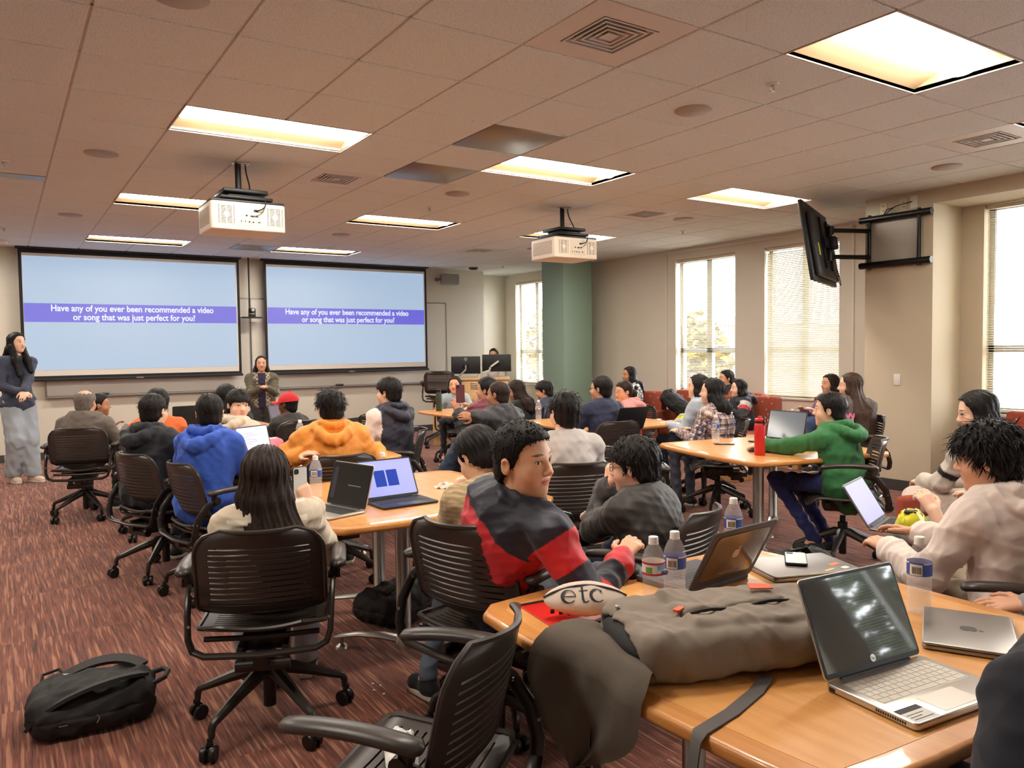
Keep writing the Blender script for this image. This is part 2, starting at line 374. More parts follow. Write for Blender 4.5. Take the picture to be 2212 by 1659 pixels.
for i, j in LIGHTS:
    e = empty('ceiling_lamp', ((i+1)*G, (j+.5)*G, ZC-.005), 0, lamp_label(i, j), 'ceiling lamp', 'recessed ceiling lamps')
    if light_m is None:
        r_ = mb1.build('reflector', M_refl, e, smooth=0)
        b_ = MB(); n = 12; Lb = W/2-.03; R_ = .11
        arc = [(R_*math.cos(math.pi+math.pi*k/n), .07+.062*math.sin(math.pi+math.pi*k/n)) for k in range(n+1)]
        vs = [(x, y, z) for x in (-Lb, Lb) for y, z in arc]
        b_.add(vs, [(k, k+1, n+2+k, n+1+k) for k in range(n)]+[tuple(range(n+1)), tuple(range(n+1, 2*n+2))])
        d_ = b_.build('diffuser', M_lamp, e, smooth=60)
        t_ = MB()
        for a, b in (((-W/2-.006, -D_/2-.006), (W/2+.006, -D_/2)), ((-W/2-.006, D_/2), (W/2+.006, D_/2+.006)), ((-W/2-.006, -D_/2), (-W/2, D_/2)), ((W/2, -D_/2), (W/2+.006, D_/2))): t_.box((a[0], a[1], -.006), (b[0], b[1], .01))
        f_ = t_.build('lamp_trim', mat('lamp trim', (200, 186, 170), .5), e); light_m = (r_, d_, f_)
    else:
        for q in light_m:
            c = q.copy(); COL.objects.link(c); c.parent = e
M_vent = mat('vent metal', (222, 216, 212), .5)
vl = {(3, 4): 'pale square ceiling vent right of the left projector', (9, 4): 'square ceiling vent right of the right projector', (3, 10): 'white square ceiling vent just behind the left projector', (9, 10): 'square ceiling vent left of the right projector, far back', (9, -2): 'square ceiling vent at the right edge of the photo', (3, -2): 'large square ceiling vent at the top of the photo'}
vm = None
for i, j in VENTS:
    e = empty('ceiling_vent', ((i+.5)*G, (j+.5)*G, ZC-.006), 0, vl[(i, j)], 'ceiling vent', 'square ceiling air vents')
    if vm is None:
        h = G/2-.006; q = .17
        p_ = MB()
        for a, b in (((-h, -h), (h, -q)), ((-h, q), (h, h)), ((-h, -q), (-q, q)), ((q, -q), (h, q))): p_.box((a[0], a[1], 0), (b[0], b[1], .008))
        k_ = MB().box((-q, -q, .06), (q, q, .064))
        for s_, z in ((q, .0), ): k_.add([(-s_, -s_, z), (s_, -s_, z), (s_, s_, z), (-s_, s_, z), (-s_, -s_, .06), (s_, -s_, .06), (s_, s_, .06), (-s_, s_, .06)], [(0, 1, 5, 4), (1, 2, 6, 5), (2, 3, 7, 6), (3, 0, 4, 7)])
        l_ = MB()
        for k in range(5):
            a = q*(1-.19*k)-.004; b = a-.024; z0, z1 = -.002, .026
            o8 = [(-a, -a, z0), (a, -a, z0), (a, a, z0), (-a, a, z0), (-b, -b, z1), (b, -b, z1), (b, b, z1), (-b, b, z1)]
            l_.add(o8, [(0, 1, 5, 4), (1, 2, 6, 5), (2, 3, 7, 6), (3, 0, 4, 7)])
        for k in range(5):
            a = q*(1-.19*k)-.004; b = a-.012
            l_.add([(-a, -a, -.0025), (a, -a, -.0025), (a, a, -.0025), (-a, a, -.0025), (-b, -b, -.0025), (b, -b, -.0025), (b, b, -.0025), (-b, b, -.0025)], [(4, 5, 1, 0), (5, 6, 2, 1), (6, 7, 3, 2), (7, 4, 0, 3)])
        l_.add([(-.03, -.03, -.002), (.03, -.03, -.002), (.03, .03, -.002), (-.03, .03, -.002)], [(0, 1, 2, 3)])
        vm = (p_.build('vent_plate', M_vent, e, smooth=0), k_.build('vent_shaft', M_dark, e, smooth=0), l_.build('vent_louvres', M_vent, e, smooth=0))
    else:
        for q_ in vm:
            c = q_.copy(); COL.objects.link(c); c.parent = e
M_panel = mat('grey access panel', (150, 144, 138), .38, .85)
for i, j, s_ in ((4, 1, 'grey metal ceiling panel beside the lamp in the middle of the ceiling'), (4, 3, 'grey metal ceiling panel right of the pale vent'), (4, 12, 'grey ceiling panel close above the gap between the screens')):
    p = MB().box((-.297, -.297, -.006), (.297, .297, .006), bev=.003).build('ceiling_panel', M_panel, loc=((i+.5)*G, (j+.5)*G, ZC-.003)); tag(p, s_, 'ceiling panel')
p = MB().box((-.3, -.1, -.004), (.3, .1, .01)).build('air_grille', M_panel, loc=(-.5*G, 6.45*G, ZC-.01)); tag(p, 'grey strip grille in the ceiling at the left edge', 'grille')
M_spk = mat('speaker grille', (176, 166, 158), .6, bump=(900, .2, .001))
SPK = [(5.5, -.5, 'round ceiling speaker near the large lamp at top right'), (.5, 4.5, 'round ceiling speaker left of the left projector'), (.5, 9.5, 'round ceiling speaker above the left end of the left screen'), (5.5, 9.5, 'round ceiling speaker in the middle distance, near the screens'), (5.5, 4.5, 'round ceiling speaker left of the right projector'), (10.5, -.5, 'round ceiling speaker near the right edge vent'), (.5, -.5, 'round ceiling speaker cut by the top edge of the photo'), (10.5, 4.5, 'round ceiling speaker just right of the vent beyond the right projector'), (10.5, 9.5, 'round ceiling speaker behind the right projector')]
for i, j, s_ in SPK:
    e = empty('ceiling_speaker', (i*G, j*G, ZC-.009), 0, s_, 'ceiling speaker', 'round ceiling speakers')
    if i == 5.5 and j == -.5:
        sp = (MB().lathe([(.118, .0), (.118, -.006), (.112, -.010), (.0, -.011)], 32, caps=False).build('grille', M_spk, e), MB().lathe([(.006, -.010), (.006, -.013), (0, -.0135)], 8).build('screw', M_chrome, e))
    else:
        for q_ in sp:
            c = q_.copy(); COL.objects.link(c); c.parent = e
SPR = [(5.54, -1.46, 'pendent sprinkler head near the large lamp'), (5.65, 5.75, 'pendent sprinkler head in the middle of the ceiling'), (-.5, 5.54, 'upper pendent sprinkler head at the left edge'), (-.47, 11.69, 'lower pendent sprinkler head at the left edge'), (6.12, 11.72, 'pendent sprinkler head above the right screen'), (11.61, 5.6, 'pendent sprinkler head toward the window wall'), (11.94, 13.18, 'pendent sprinkler head near the far corner window')]
sp = None
for i, j, s_ in SPR:
    e = empty('sprinkler', (i*G, j*G, ZC-.009), 0, s_, 'sprinkler', 'ceiling sprinklers')
    if sp is None:
        sp = (MB().lathe([(.038, 0), (.036, -.006), (.012, -.008), (.012, 0)], 20).build('escutcheon', M_white, e),
              MB().tube([(0, 0, 0), (0, 0, -.03)], .007, 8).tube([(-.012, 0, -.012), (-.014, 0, -.03), (0, 0, -.042)], .0025, 6).tube([(.012, 0, -.012), (.014, 0, -.03), (0, 0, -.042)], .0025, 6).lathe([(.003, -.042), (.016, -.044), (.016, -.046), (.0, -.047)], 12).build('sprinkler_head', M_chrome, e))
    else:
        for q_ in sp:
            c = q_.copy(); COL.objects.link(c); c.parent = e
e = empty('smoke_detector', (11.35*G, 13.91*G, ZC-.009), 0, 'black dome fitting on the ceiling near the far corner', 'smoke detector')
MB().lathe([(.10, 0), (.10, -.01), (.09, -.014)], 24).build('base_plate', M_white, e); MB().lathe([(.09, -.012), (.085, -.035), (.05, -.05), (0, -.053)], 24).build('dome', M_black, e)
e = empty('smoke_detector', (-.49*G, 13.7*G, ZC-.009), 0, 'white round detector on the ceiling at the left end of the screens', 'smoke detector')
MB().lathe([(.07, 0), (.07, -.02)], 20).build('base_plate', M_white, e); MB().lathe([(.06, -.02), (.05, -.05), (0, -.055)], 20).build('dome', M_white, e)
# ================================================================ projection screens
def emis(name, rgb, k=1.0): return mat(name, rgb, .8, emit=k)
M_img = emis('projected pale blue', (180, 207, 236), .62); M_band = emis('projected violet band', (88, 88, 226), .66); M_txt = emis('projected white text', (236, 242, 255), .75)
for k_ in (M_img, M_band, M_txt): NT(k_).b.inputs['Base Color'].default_value = (.12, .12, .12, 1)
M_cloth = mat('screen cloth', (214, 206, 196), .8); M_blk = mat('screen black border', (14, 14, 16), .7)
def screen(x0, x1, label, ts):
    y = 8.88; z0, z1 = 1.13, 3.0
    e = empty('projection_screen', ((x0+x1)/2, y, z0), 0, label, 'projection screen', 'pull down projection screens'); h = (x1-x0)/2; H = z1-z0
    MB().box((-h, -.004, .03), (h, .004, H-.02)).build('border_cloth', M_blk, e)
    MB().box((-h-.02, -.016, -.004), (h+.02, .016, .034), bev=.006).build('weight_bar', M_black, e)
    MB().box((-h-.03, -.05, H-.03), (h+.03, .08, H+.02), bev=.006).build('screen_case', M_black, e)
    MB().box((-h+.04, -.0065, .07), (h-.04, -.004, H-.085)).build('screen_cloth', M_cloth, e)
    MB().box((-h+.045, -.0085, .15), (h-.06, -.0065, H-.125)).build('projected_slide', M_img, e)
    MB().box((-h+.045, -.0105, .828), (h-.06, -.0085, 1.09)).build('projected_band', M_band, e)
    for z, s_ in ((1.022, 'Have any of you ever been recommended a video'), (.897, 'or song that was just perfect for you?')):
        text_mesh(s_, ts, 'projected_text', M_txt, e, T(-.02, -.0112, z, rx=math.pi/2), .0003, .0028, xs=.86)
    MB().box((-.05, -.0172, .008), (.05, -.0158, .024)).build('maker_plate', M_alum, e)
screen(-.125, 2.835, 'left projection screen, nearer the standing woman in jeans', .126)
screen(3.22, 6.15, 'right projection screen, beside the lectern corner', .128)
M_wb = mat('whiteboard enamel', (214, 208, 198), .35)
for x0, x1, s_ in ((.15, 3.02, 'left whiteboard under the left projection screen'), (3.03, 6.63, 'right whiteboard under the right projection screen')):
    e = empty('whiteboard', ((x0+x1)/2, 9.03, .9), 0, s_, 'whiteboard', 'wall whiteboards'); h = (x1-x0)/2
    MB().box((-h, -.008, 0), (h, .018, 1.46)).build('writing_panel', M_wb, e)
    f_ = MB().box((-h, -.014, -.015), (h, .018, .01)).box((-h, -.014, 1.45), (h, .018, 1.475)).box((-h, -.014, 0), (-h+.015, .018, 1.46)).box((h-.015, -.014, 0), (h, .018, 1.46)); f_.build('board_frame', M_alum, e)
    MB().box((-h, -.07, -.018), (h, -.01, -.008), bev=.003).build('pen_tray', M_alum, e)
for x, s_ in ((.88, 'dark board eraser on the tray behind the grey haired man'), (4.5, 'dark board eraser on the tray under the right screen')):
    e = empty('board_eraser', (x, 8.985, .894), 0, s_, 'board eraser'); MB().box((-.065, -.022, 0), (.065, .022, .018), bev=.003).build('felt_pad', M_black, e); MB().box((-.065, -.024, .018), (.065, .024, .038), bev=.006).build('grip', mat('eraser grip', (70, 66, 64), .6), e)
# camera on its pole between the screens
e = empty('conference_camera', (3.0, 8.80, 2.06), 0, 'black conference camera on a pole between the two screens', 'camera')
MB().tube([(-.02, .06, .12), (-.02, .06, .94)], .012, 10).build('ceiling_pole', M_black, e)
MB().box((-.15, -.05, -.02), (.15, .13, .0), bev=.004).build('shelf', M_black, e)
MB().box((-.05, -.05, 0), (.05, .05, .05), bev=.012).box((-.055, -.012, .05), (-.04, .012, .13), bev=.004).box((.04, -.012, .05), (.055, .012, .13), bev=.004).build('camera_base', M_black, e)
hd = MB().box((-.04, -.05, .06), (.04, .05, .14), bev=.02).build('camera_head', M_black, e)
MB().lathe([(.024, 0), (.024, .01), (.018, .012), (0, .008)], 18, T(0, -.05, .1, rx=math.pi/2)).build('lens', M_chrome, hd)
# wall loudspeaker
e = empty('wall_loudspeaker', (6.62, 8.96, 2.80), 0, 'grey wall loudspeaker right of the right screen', 'loudspeaker')
MB().box((-.20, .05, -.03), (-.15, .09, .03)).tube([(-.18, .05, 0), (-.14, -.02, 0)], .016, 8).build('bracket', M_alum, e)
MB().prism([(-.16, -.10), (.2, -.12), (.21, -.04), (.12, .06), (-.10, .06)], -.10, .10, T(0, 0, 0), bev=.03).build('cabinet', mat('speaker grey', (158, 158, 154), .6), e)
MB().prism([(-.14, -.107), (.185, -.125), (.185, -.119), (-.14, -.101)], -.085, .085).build('grille', mat('speaker grille grey', (146, 146, 143), .7, bump=(500, .2, .001)), e)
# wall plates
def plate(x, y, z, w_, h_, name, label, m_, axis='x', slots=True, cat='wall plate'):
    o = empty(name, (x, y, z), 0 if axis == 'x' else 0, label, cat)
    if axis == 'x':
        MB().box((-.006, -w_/2, -h_/2), (0, w_/2, h_/2), bev=.002).build('cover_plate', m_, o)
        if slots:
            s_ = MB()
            for dz in (-.022, .022):
                for dy in (-.007, .007): s_.box((-.0075, dy-.002, dz-.006), (-.0055, dy+.002, dz+.006))
            s_.build('sockets', M_dark, o)
    else:
        MB().box((-w_/2, -.006, -h_/2), (w_/2, 0, h_/2), bev=.002).build('cover_plate', m_, o)
        if slots:
            s_ = MB()
            for dz in (-.022, .022):
                for dy in (-.007, .007): s_.box((dy-.002, -.0075, dz-.006), (dy+.002, -.0055, dz+.006))
            s_.build('sockets', M_dark, o)
    return o
M_ivory = mat('ivory plastic', (216, 200, 168), .5)
plate(7.249, .77, 2.885, .075, .12, 'wall_socket', 'ivory wall plate with three small ports above the television bracket', M_ivory)
plate(7.249, .56, 2.895, .075, .12, 'wall_socket', 'ivory power socket plate with a plug lead above the bracket', M_ivory)
plate(7.249, .45, 2.905, .075, .12, 'wall_socket', 'white cable plate, rightmost above the television bracket', M_white, slots=False)
plate(7.249, .61, 1.135, .07, .115, 'thermostat', 'white thermostat plate on the pier below the television', M_white, slots=False, cat='thermostat')
plate(7.249, .83, .42, .075, .12, 'wall_socket', 'ivory power socket low on the pier behind the green hoodie boy', M_ivory)
plate(6.86, 9.049, 1.17, .10, .07, 'wall_socket', 'left small socket plate on the front wall above the lectern chair', M_white, 'y')
plate(7.12, 9.049, 1.17, .10, .07, 'wall_socket', 'right small socket plate on the front wall above the lectern chair', M_white, 'y')
# ================================================================ swivel chairs with slotted backs
M_chair = mat('dark brown chair plastic', (58, 51, 47), .36, noise=(40, .06)); M_cham = mat('dark brown chair metal', (50, 44, 41), .34, .35)
M_wheel = mat('caster rubber', (16, 15, 15), .35)
def slotted(rows, pos, half, ncol=14, th=.009):
    """rows: list of (v0, v1, is_slot); pos(u, v)->point; half(v)->solid fraction at which slots stop"""
    bm = bmesh.new(); vs = sorted({a for a, b, c in rows} | {rows[-1][1]}); us = [-1, -.9, -.8] + [-.8+1.6*k/ncol for k in range(1, ncol)] + [.8, .9, 1]
    grid = [[bm.verts.new(pos(u, v)) for u in us] for v in vs]
    for k, (a, b, slot) in enumerate(rows):
        for q in range(len(us)-1):
            if slot and us[q] >= -.801 and us[q+1] <= .801: continue
            bm.faces.new([grid[k][q], grid[k][q+1], grid[k+1][q+1], grid[k+1][q]])
    bmesh.ops.recalc_face_normals(bm, faces=bm.faces[:]); bmesh.ops.solidify(bm, geom=bm.faces[:], thickness=th)
    bmesh.ops.recalc_face_normals(bm, faces=bm.faces[:])
    return bm
def back_pos(u, v):
    z = .505+.335*v; w_ = .236
    rt, rb = .10, .05
    if z > .84-rt: w_ -= rt-math.sqrt(max(rt*rt-(z-.84+rt)**2, 0))
    if z < .505+rb: w_ -= .6*(rb-math.sqrt(max(rb*rb-(.505+rb-z)**2, 0)))
    y = -.195-.075*v-.02*max(v-.8, 0)*5*.3+.055*u*u + (.05*(1-v/.14)**2 if v < .14 else 0)
    return (w_*u, y, z)
rows = [(0, .03, 0), (.03, .07, 0), (.07, .13, 0)]; v = .13
for k in range(11):
    rows += [(v, v+.018, 1), (v+.018, v+.066, 0)]; v += .066
for a, b in ((v, v+.035), (v+.035, v+.07), (v+.07, v+.1), (v+.1, 1.0)): rows.append((a, b, 0))
def seat_pos(u, v):
    y = -.215+.45*v; w_ = .238
    for e_, r_ in ((y+.215, .09), (.235-y, .07)):
        if e_ < r_: w_ -= r_-math.sqrt(max(r_*r_-(r_-e_)**2, 0))
    z = .448+.016*u*u-.012*math.sin(math.pi*min(v*1.1, 1)) - (.06*((v-.8)/.2)**2 if v > .8 else 0) + (.012*(1-v/.15) if v < .15 else 0)
    return (w_*u, y, z)
srows = [(0, .04, 0), (.04, .09, 0), (.09, .14, 0)]; v = .14
for k in range(12):
    srows += [(v, v+.014, 1), (v+.014, v+.055, 0)]; v += .055
for a, b in ((v, v+.05), (v+.05, v+.1), (v+.1, v+.15), (v+.15, 1.0)): srows.append((a, b, 0))
def rim(pos, r):
    P = [pos(1, v/16) for v in range(17)]+[pos(1-k/6, 1) for k in range(1, 12)]+[pos(-1, 1-v/16) for v in range(17)]+[pos(-1+k/6, 0) for k in range(1, 13)]
    Q = []
    for p in P:
        if not Q or (Vector(p)-Vector(Q[-1])).length > .004: Q.append(p)
    return Q
CH = empty('swivel_chair')
MB().bm(slotted(rows, back_pos, None)).tube(rim(back_pos, 0), .0085, 6).build('backrest', M_chair, CH, smooth=50)
MB().bm(slotted(srows, seat_pos, None)).tube(rim(seat_pos, 0), .009, 6).build('seat', M_chair, CH, smooth=50)
f_ = MB(); pts = [(.266, -.10, .625), (.262, -.17, .60), (.258, -.225, .53), (.254, -.245, .45), (.24, -.245, .405), (.20, -.25, .385), (0, -.262, .378)]
pts = pts + [(-x, y, z) for x, y, z in pts[-2::-1]]
f_.tube(pts, .021, 10, flat=(.55, 1.0), up=(0, 1, 0)); f_.tube([(-.21, -.18, .425), (0, -.19, .42), (.21, -.18, .425)], .011, 8)
f_.build('back_frame', M_cham, CH)
for sx in (1, -1):
    a_ = MB(); P = bez((sx*.285, -.165, .675), (sx*.288, 0, .70), (sx*.278, .155, .672), 8)
    a_.tube([P[0]+Vector((0, -.012, -.004))]+P+[P[-1]+Vector((0, .012, -.006))], [.014]+[.029, .031, .031, .031, .031, .031, .031, .031, .028]+[.014], 12, flat=(1.0, .55), up=(0, 0, 1))
    ar = a_.build('armrest', M_chair, CH, smooth=60)
    MB().tube([(sx*.272, -.135, .665), (sx*.268, -.125, .62)], .018, 8).tube([(sx*.245, -.12, .63), (sx*.292, -.12, .63)], .02, 12).build('arm_pivot', M_cham, ar)
    for z_, y_ in ((.60, -.155), (.50, -.225)): MB().tube([(sx*.262, y_-.01, z_), (sx*.268, y_-.013, z_)], .006, 8).tube([(sx*.25, y_-.022, z_), (sx*.25, y_-.028, z_)], .006, 8).build('bolt', M_chrome, CH)
MB().box((-.085, -.13, .345), (.085, .13, .415), bev=.015).box((-.19, -.02, .40), (.19, .02, .43), bev=.008).box((-.19, .1, .385), (.19, .13, .42), bev=.008).tube([(-.10, -.19, .315), (.10, -.19, .315)], .023, 12).box((-.095, -.20, .31), (-.07, -.10, .385), bev=.005).box((.07, -.20, .31), (.095, -.10, .385), bev=.005).box((-.03, -.25, .33), (.03, -.10, .37), bev=.006).build('tilt_mechanism', M_cham, CH)
MB().lathe([(.018, .34), (.02, .30), (.032, .295), (.034, .20), (.026, .19), (.025, .075), (.015, .07)], 16).build('gas_column', M_wheel, CH)
LEG0 = None
for k in range(5):
    R5 = Matrix.Rotation(math.radians(72*k+18), 4, 'Z')
    l_ = MB(); P = [(.02, 0, .225), (.05, 0, .225), (.16, 0, .185), (.265, 0, .142), (.297, 0, .13), (.308, 0, .112), (.31, 0, .078)]
    l_.tube([R5 @ Vector(p) for p in P], [.030, .030, .023, .017, .0155, .0145, .012], 8, up=(0, 0, 1)); lg = l_.build('leg', M_cham, CH)
    c_ = MB(); Mc = R5 @ T(.318, 0, 0) @ Matrix.Rotation(random.random()*6.28, 4, 'Z')
    for s_ in (-1, 1): c_.lathe([(.0, s_*.008), (.029, s_*.008), (.0305, s_*.012), (.0305, s_*.024), (.027, s_*.028), (0, s_*.029)], 16, Mc @ T(.012, 0, .0305, rx=math.pi/2))
    c_.tube([Mc @ Vector((.012, -.02, .0305)), Mc @ Vector((.012, .02, .0305))], .008, 8).tube([Mc @ Vector((0, 0, .085)), Mc @ Vector((0, 0, .05))], .011, 8)
    c_.tube([Mc @ Vector(p) for p in bez((-.02, 0, .04), (-.012, 0, .066), (.016, 0, .066), 5)], .0085, 8)
    c_.build('caster', M_wheel, lg)
UPPER = {'backrest', 'seat', 'back_frame', 'armrest', 'bolt', 'tilt_mechanism'}
index_kids(); CH_first = [True]
def chair(x, y, head, label, lift=0.0, group='dark brown swivel chairs'):
    """head = compass heading of the seat's front, degrees clockwise from +y"""
    o = CH if CH_first[0] else copy_tree(CH)
    if CH_first[0]: CH_first[0] = False
    o.location = (x, y, 0); o.rotation_euler = (0, 0, -math.radians(head)); tag(o, label, 'chair', group)
    if not CH_first[0]: pass
    for c in [q for q in bpy.data.objects if q.parent == o]:
        if c.name.split('.')[0] in UPPER: c.location.z = lift
    return o
# the first chair must stay unlifted: its parts are the source of the copies
CHAIRS = [
 (.48, -.72, 22, 'swivel chair of the long haired girl in the cream sweater, back toward the camera', .0),
 (.42, -2.15, -37, 'empty swivel chair at the bottom centre beside the front table', .02),
 (1.10, -1.47, 72, 'swivel chair of the boy in the red and navy shirt', .07),
 (1.30, -1.02, -14, 'swivel chair of the girl in the waffle knit sweater, mostly hidden by the boy', .0),
 (2.00, -1.42, -22, 'swivel chair with light gaps in its back behind the boy in the dark grey jacket', .0),
 (2.44, -.18, 20, 'swivel chair of the boy in the light grey t-shirt, turned from the camera', .03),
 (3.08, .12, 30, 'empty swivel chair with wide slotted back beside the right hand table', .02),
 (4.20, 1.55, 5, 'swivel chair of the man in the navy and maroon sweater', .0),
 (4.62, -.72, -40, 'swivel chair of the boy in the green hoodie', .03),
 (2.75, -2.52, -28, 'swivel chair of the boy in the white hoodie at the right edge', .02),
 (3.22, -2.02, -38, 'swivel chair beneath the person in grey sweatpants', .0),
 (.62, 1.22, 78, 'swivel chair of the boy in the blue hoodie', .0),
 (.40, 1.78, 66, 'swivel chair of the boy in the black hoodie', .0),
 (1.50, 1.02, 2, 'swivel chair of the boy in the orange jacket', .0),
 (.30, 4.30, 18, 'swivel chair of the grey haired man, wide dark back', .0),
 (.64, 2.92, 12, 'swivel chair of the person in the orange shirt, gaps showing the wall', .0),
 (1.12, 2.70, 20, 'swivel chair of the boy in the beige hoodie who looks back', .0),
 (2.02, 3.58, -8, 'swivel chair of the child in the red cap', .0),
 (2.52, 2.14, -62, 'swivel chair of the boy in the navy and white jacket', .0),
 (3.02, 3.75, 50, 'empty swivel chair between the navy jacket boy and the green flask', .0),
 (3.36, 1.80, -20, 'swivel chair of the man in the black puffer jacket', .0),
 (3.74, 2.60, -35, 'swivel chair of the person in the maroon puffer jacket', .0),
 (5.0, 3.45, -30, 'swivel chair of the boy in the navy jacket by the green column', .0),
 (4.42, 3.52, -70, 'swivel chair of the long haired girl with teal sleeves', .0),
 (5.72, 2.75, -120, 'swivel chair of the girl in the pink hood', .0),
 (5.12, 1.02, -48, 'swivel chair of the girl in the plaid shirt', .0),
 (5.52, 1.55, -60, 'swivel chair of the girl in the pale grey hoodie', .0),
 (6.42, .50, -50, 'swivel chair of the long haired girl in the brown hoodie', .0),
 (4.74, 5.45, 200, 'swivel chair of the girl in the pale blue t-shirt', .0),
 (5.30, 6.75, 40, 'raised slotted swivel stool left of the lectern', .33),
]
for k, (x, y, h, s_, lf) in enumerate(CHAIRS): chair(x, y, h, s_, lf)
chair(1.45, 5.3, 195, 'swivel chair at the far left table, behind the black laptop lid')
# ================================================================ tables
def wood(name, c0, c1, c2, ax=1):
    m_ = mat(name, c1, .32, coat=.25); t = NT(m_)
    tc = t.new('ShaderNodeTexCoord').outputs['Object']; sp = t.new('ShaderNodeSeparateXYZ', {0: tc})
    k = [26.0, 26.0, 26.0]; k[ax] = 2.2
    v = t.new('ShaderNodeCombineXYZ', {i: t.math('MULTIPLY', sp.outputs[i], k[i]) for i in range(3)})
    n1 = t.new('ShaderNodeTexNoise', {'Vector': v, 'Scale': 1.0, 'Detail': 4.0, 'Roughness': .6, 'Distortion': .4})
    t.set(t.b, 'Base Color', t.ramp(n1.outputs[0], [(.3, lin(c0)), (.5, lin(c1)), (.72, lin(c2))])); t.bump(n1.outputs[0], .03, .002)
    return m_
M_top = wood('maple veneer', (218, 152, 84), (230, 166, 96), (236, 178, 108)); M_band = wood('maple edge band', (202, 134, 66), (214, 146, 78), (222, 158, 88))
M_leg = mat('table leg steel', (176, 172, 166), .32, 1.0)
def outline(hx, hy, bow, r=.05, inset=0.0):
    P = []; hx -= inset; hy -= inset
    for a, b, d in (((hx, -hy), (hx, hy), (1, 0)), ((hx, hy), (-hx, hy), (0, 1)), ((-hx, hy), (-hx, -hy), (-1, 0)), ((-hx, -hy), (hx, -hy), (0, -1))):
        L = math.hypot(b[0]-a[0], b[1]-a[1]); t0 = max(r-inset*.5, .012)/L
        for k in range(11):
            t_ = t0+(1-2*t0)*k/10; o_ = bow*(1-(2*t_-1)**2); P.append((a[0]+(b[0]-a[0])*t_+d[0]*o_, a[1]+(b[1]-a[1])*t_+d[1]*o_))
    return P
def table(x, y, rz, label, cols, hx=.60, hy=.60, bow=.035):
    e = empty('classroom_table', (x, y, 0), rz, label, 'table', 'square wood topped tables')
    MB().prism(outline(hx, hy, bow), .700, .7345, bev=.013, seg=4).build('edge_band', M_band, e, smooth=50)
    MB().prism(outline(hx, hy, bow, inset=.058), .733, .7352).build('tabletop', M_top, e)
    for cx, cy, fa in cols:
        l_ = MB().lathe([(.05, .69), (.05, .70), (.036, .69), (.036, .10), (.045, .085), (.045, .05), (0, .05)], 24, T(cx, cy, 0)).build('leg', M_leg, e)
        for s_ in (1, -1):
            d = Vector((math.cos(fa)*s_, math.sin(fa)*s_, 0)); o_ = Vector((cx, cy, 0))
            MB().tube([o_+d*q+Vector((0, 0, z_)) for q, z_ in ((.0, .085), (.12, .092), (.25, .085), (.36, .062), (.40, .05))], [.036, .034, .03, .024, .012], 10, flat=(1, .45), up=(0, 0, 1)).lathe([(.012, .055), (.012, .025), (.03, .012), (.034, 0)], 14, T(cx+d.x*.36, cy+d.y*.36, 0)).build('foot', M_leg, l_)
    return e
H2 = math.pi/2
table(1.37, -2.48, 0, 'front wooden table with the grey backpack and open silver laptop', [(0, -.35, 0), (0, .30, 0)])
table(1.38, -.08, 0, 'wooden table with two open laptops beside the cream sweater girl', [(-.16, -.34, 2.2), (.02, .36, 2.6)], hy=.59)
table(4.42, -.04, -.21, 'wooden table with the red flask, boy in green beside it', [(-.43, -.42, .8), (.40, .42, .8)])
table(1.45, 1.88, 0, 'wooden table with the white screened laptop, behind the blue hoodie boy', [(0, -.35, 0), (0, .35, 0)], hy=.58)
table(1.38, 4.42, 0, 'far left wooden table in front of the red cap child', [(0, -.35, 0), (0, .35, 0)])
table(4.62, 4.40, .05, 'wooden table with the green flask near the lectern', [(0, -.35, 0), (0, .35, 0)], hx=.62)
table(4.78, 2.36, -.1, 'wooden table between the man in navy and the girl in the pink hood', [(0, -.35, 0), (0, .35, 0)])
# ================================================================ lounge armchairs along the windows
m_ = mat('rust fabric with dots', (150, 66, 46), .85); t = NT(m_); MATS['rust'] = m_
tc = t.new('ShaderNodeTexCoord').outputs['Object']
vo = t.new('ShaderNodeTexVoronoi', {'Vector': tc, 'Scale': 13.0, 'Randomness': .35})
nz = t.new('ShaderNodeTexNoise', {'Vector': tc, 'Scale': 60.0})
cb = t.mix(nz.outputs[0], lin((138, 58, 42)), lin((166, 78, 54)))
t.set(t.b, 'Base Color', t.mix(t.math('LESS_THAN', vo.outputs[0], .11), cb, lin((214, 170, 140)))); t.bump(nz.outputs[0], .2, .003)
M_rust = m_; M_maple = mat('maple arm cap', (206, 164, 112), .4, noise=(18, .08))
def lounge(x, y, head, label):
    e = empty('lounge_armchair', (x, y, 0), -math.radians(head), label, 'armchair', 'rust red lounge armchairs')
    MB().box((-.30, -.28, .26), (.30, .34, .45), bev=.045).build('seat_cushion', M_rust, e, smooth=60)
    MB().prism([(-.36, -.33), (-.34, -.2), (0, -.24), (.34, -.2), (.36, -.33), (.2, -.40), (-.2, -.40)], .10, .86, bev=.03).build('backrest', M_rust, e, smooth=60)
    for s_ in (-1, 1):
        MB().box((s_*.30, -.30, .09), (s_*.38, .32, .60), bev=.03).build('arm', M_rust, e, smooth=60)
    MB().box((-.36, -.3, .1), (.36, .3, .27), bev=.02).build('seat_base', M_rust, e, smooth=60)
    for s_ in (-1, 1):
        for yy in (-.3, .27): MB().lathe([(.022, .11), (.016, 0), (0, 0)], 10, T(s_*.32, yy, 0)).build('leg', M_maple, e)
    return e
for a in ((7.72, 4.55, -110, 'rust armchair of the woman in the floral black and white top'), (7.86, 3.46, -105, 'rust armchair of the woman in orange and black'), (7.86, 2.66, -105, 'rust armchair of the child in the black, white and red jacket'),
          (7.90, 1.72, -100, 'rust armchair of the older woman beneath the window'), (7.15, -.62, -75, 'empty rust armchair with pale dots in the niche at the right edge'), (4.72, -1.72, -75, 'rust armchair of the girl in the grey hoodie at the right'),
          (7.80, 3.98, -105, 'rust armchair holding the black bag and yellow snack bag')): lounge(*a)
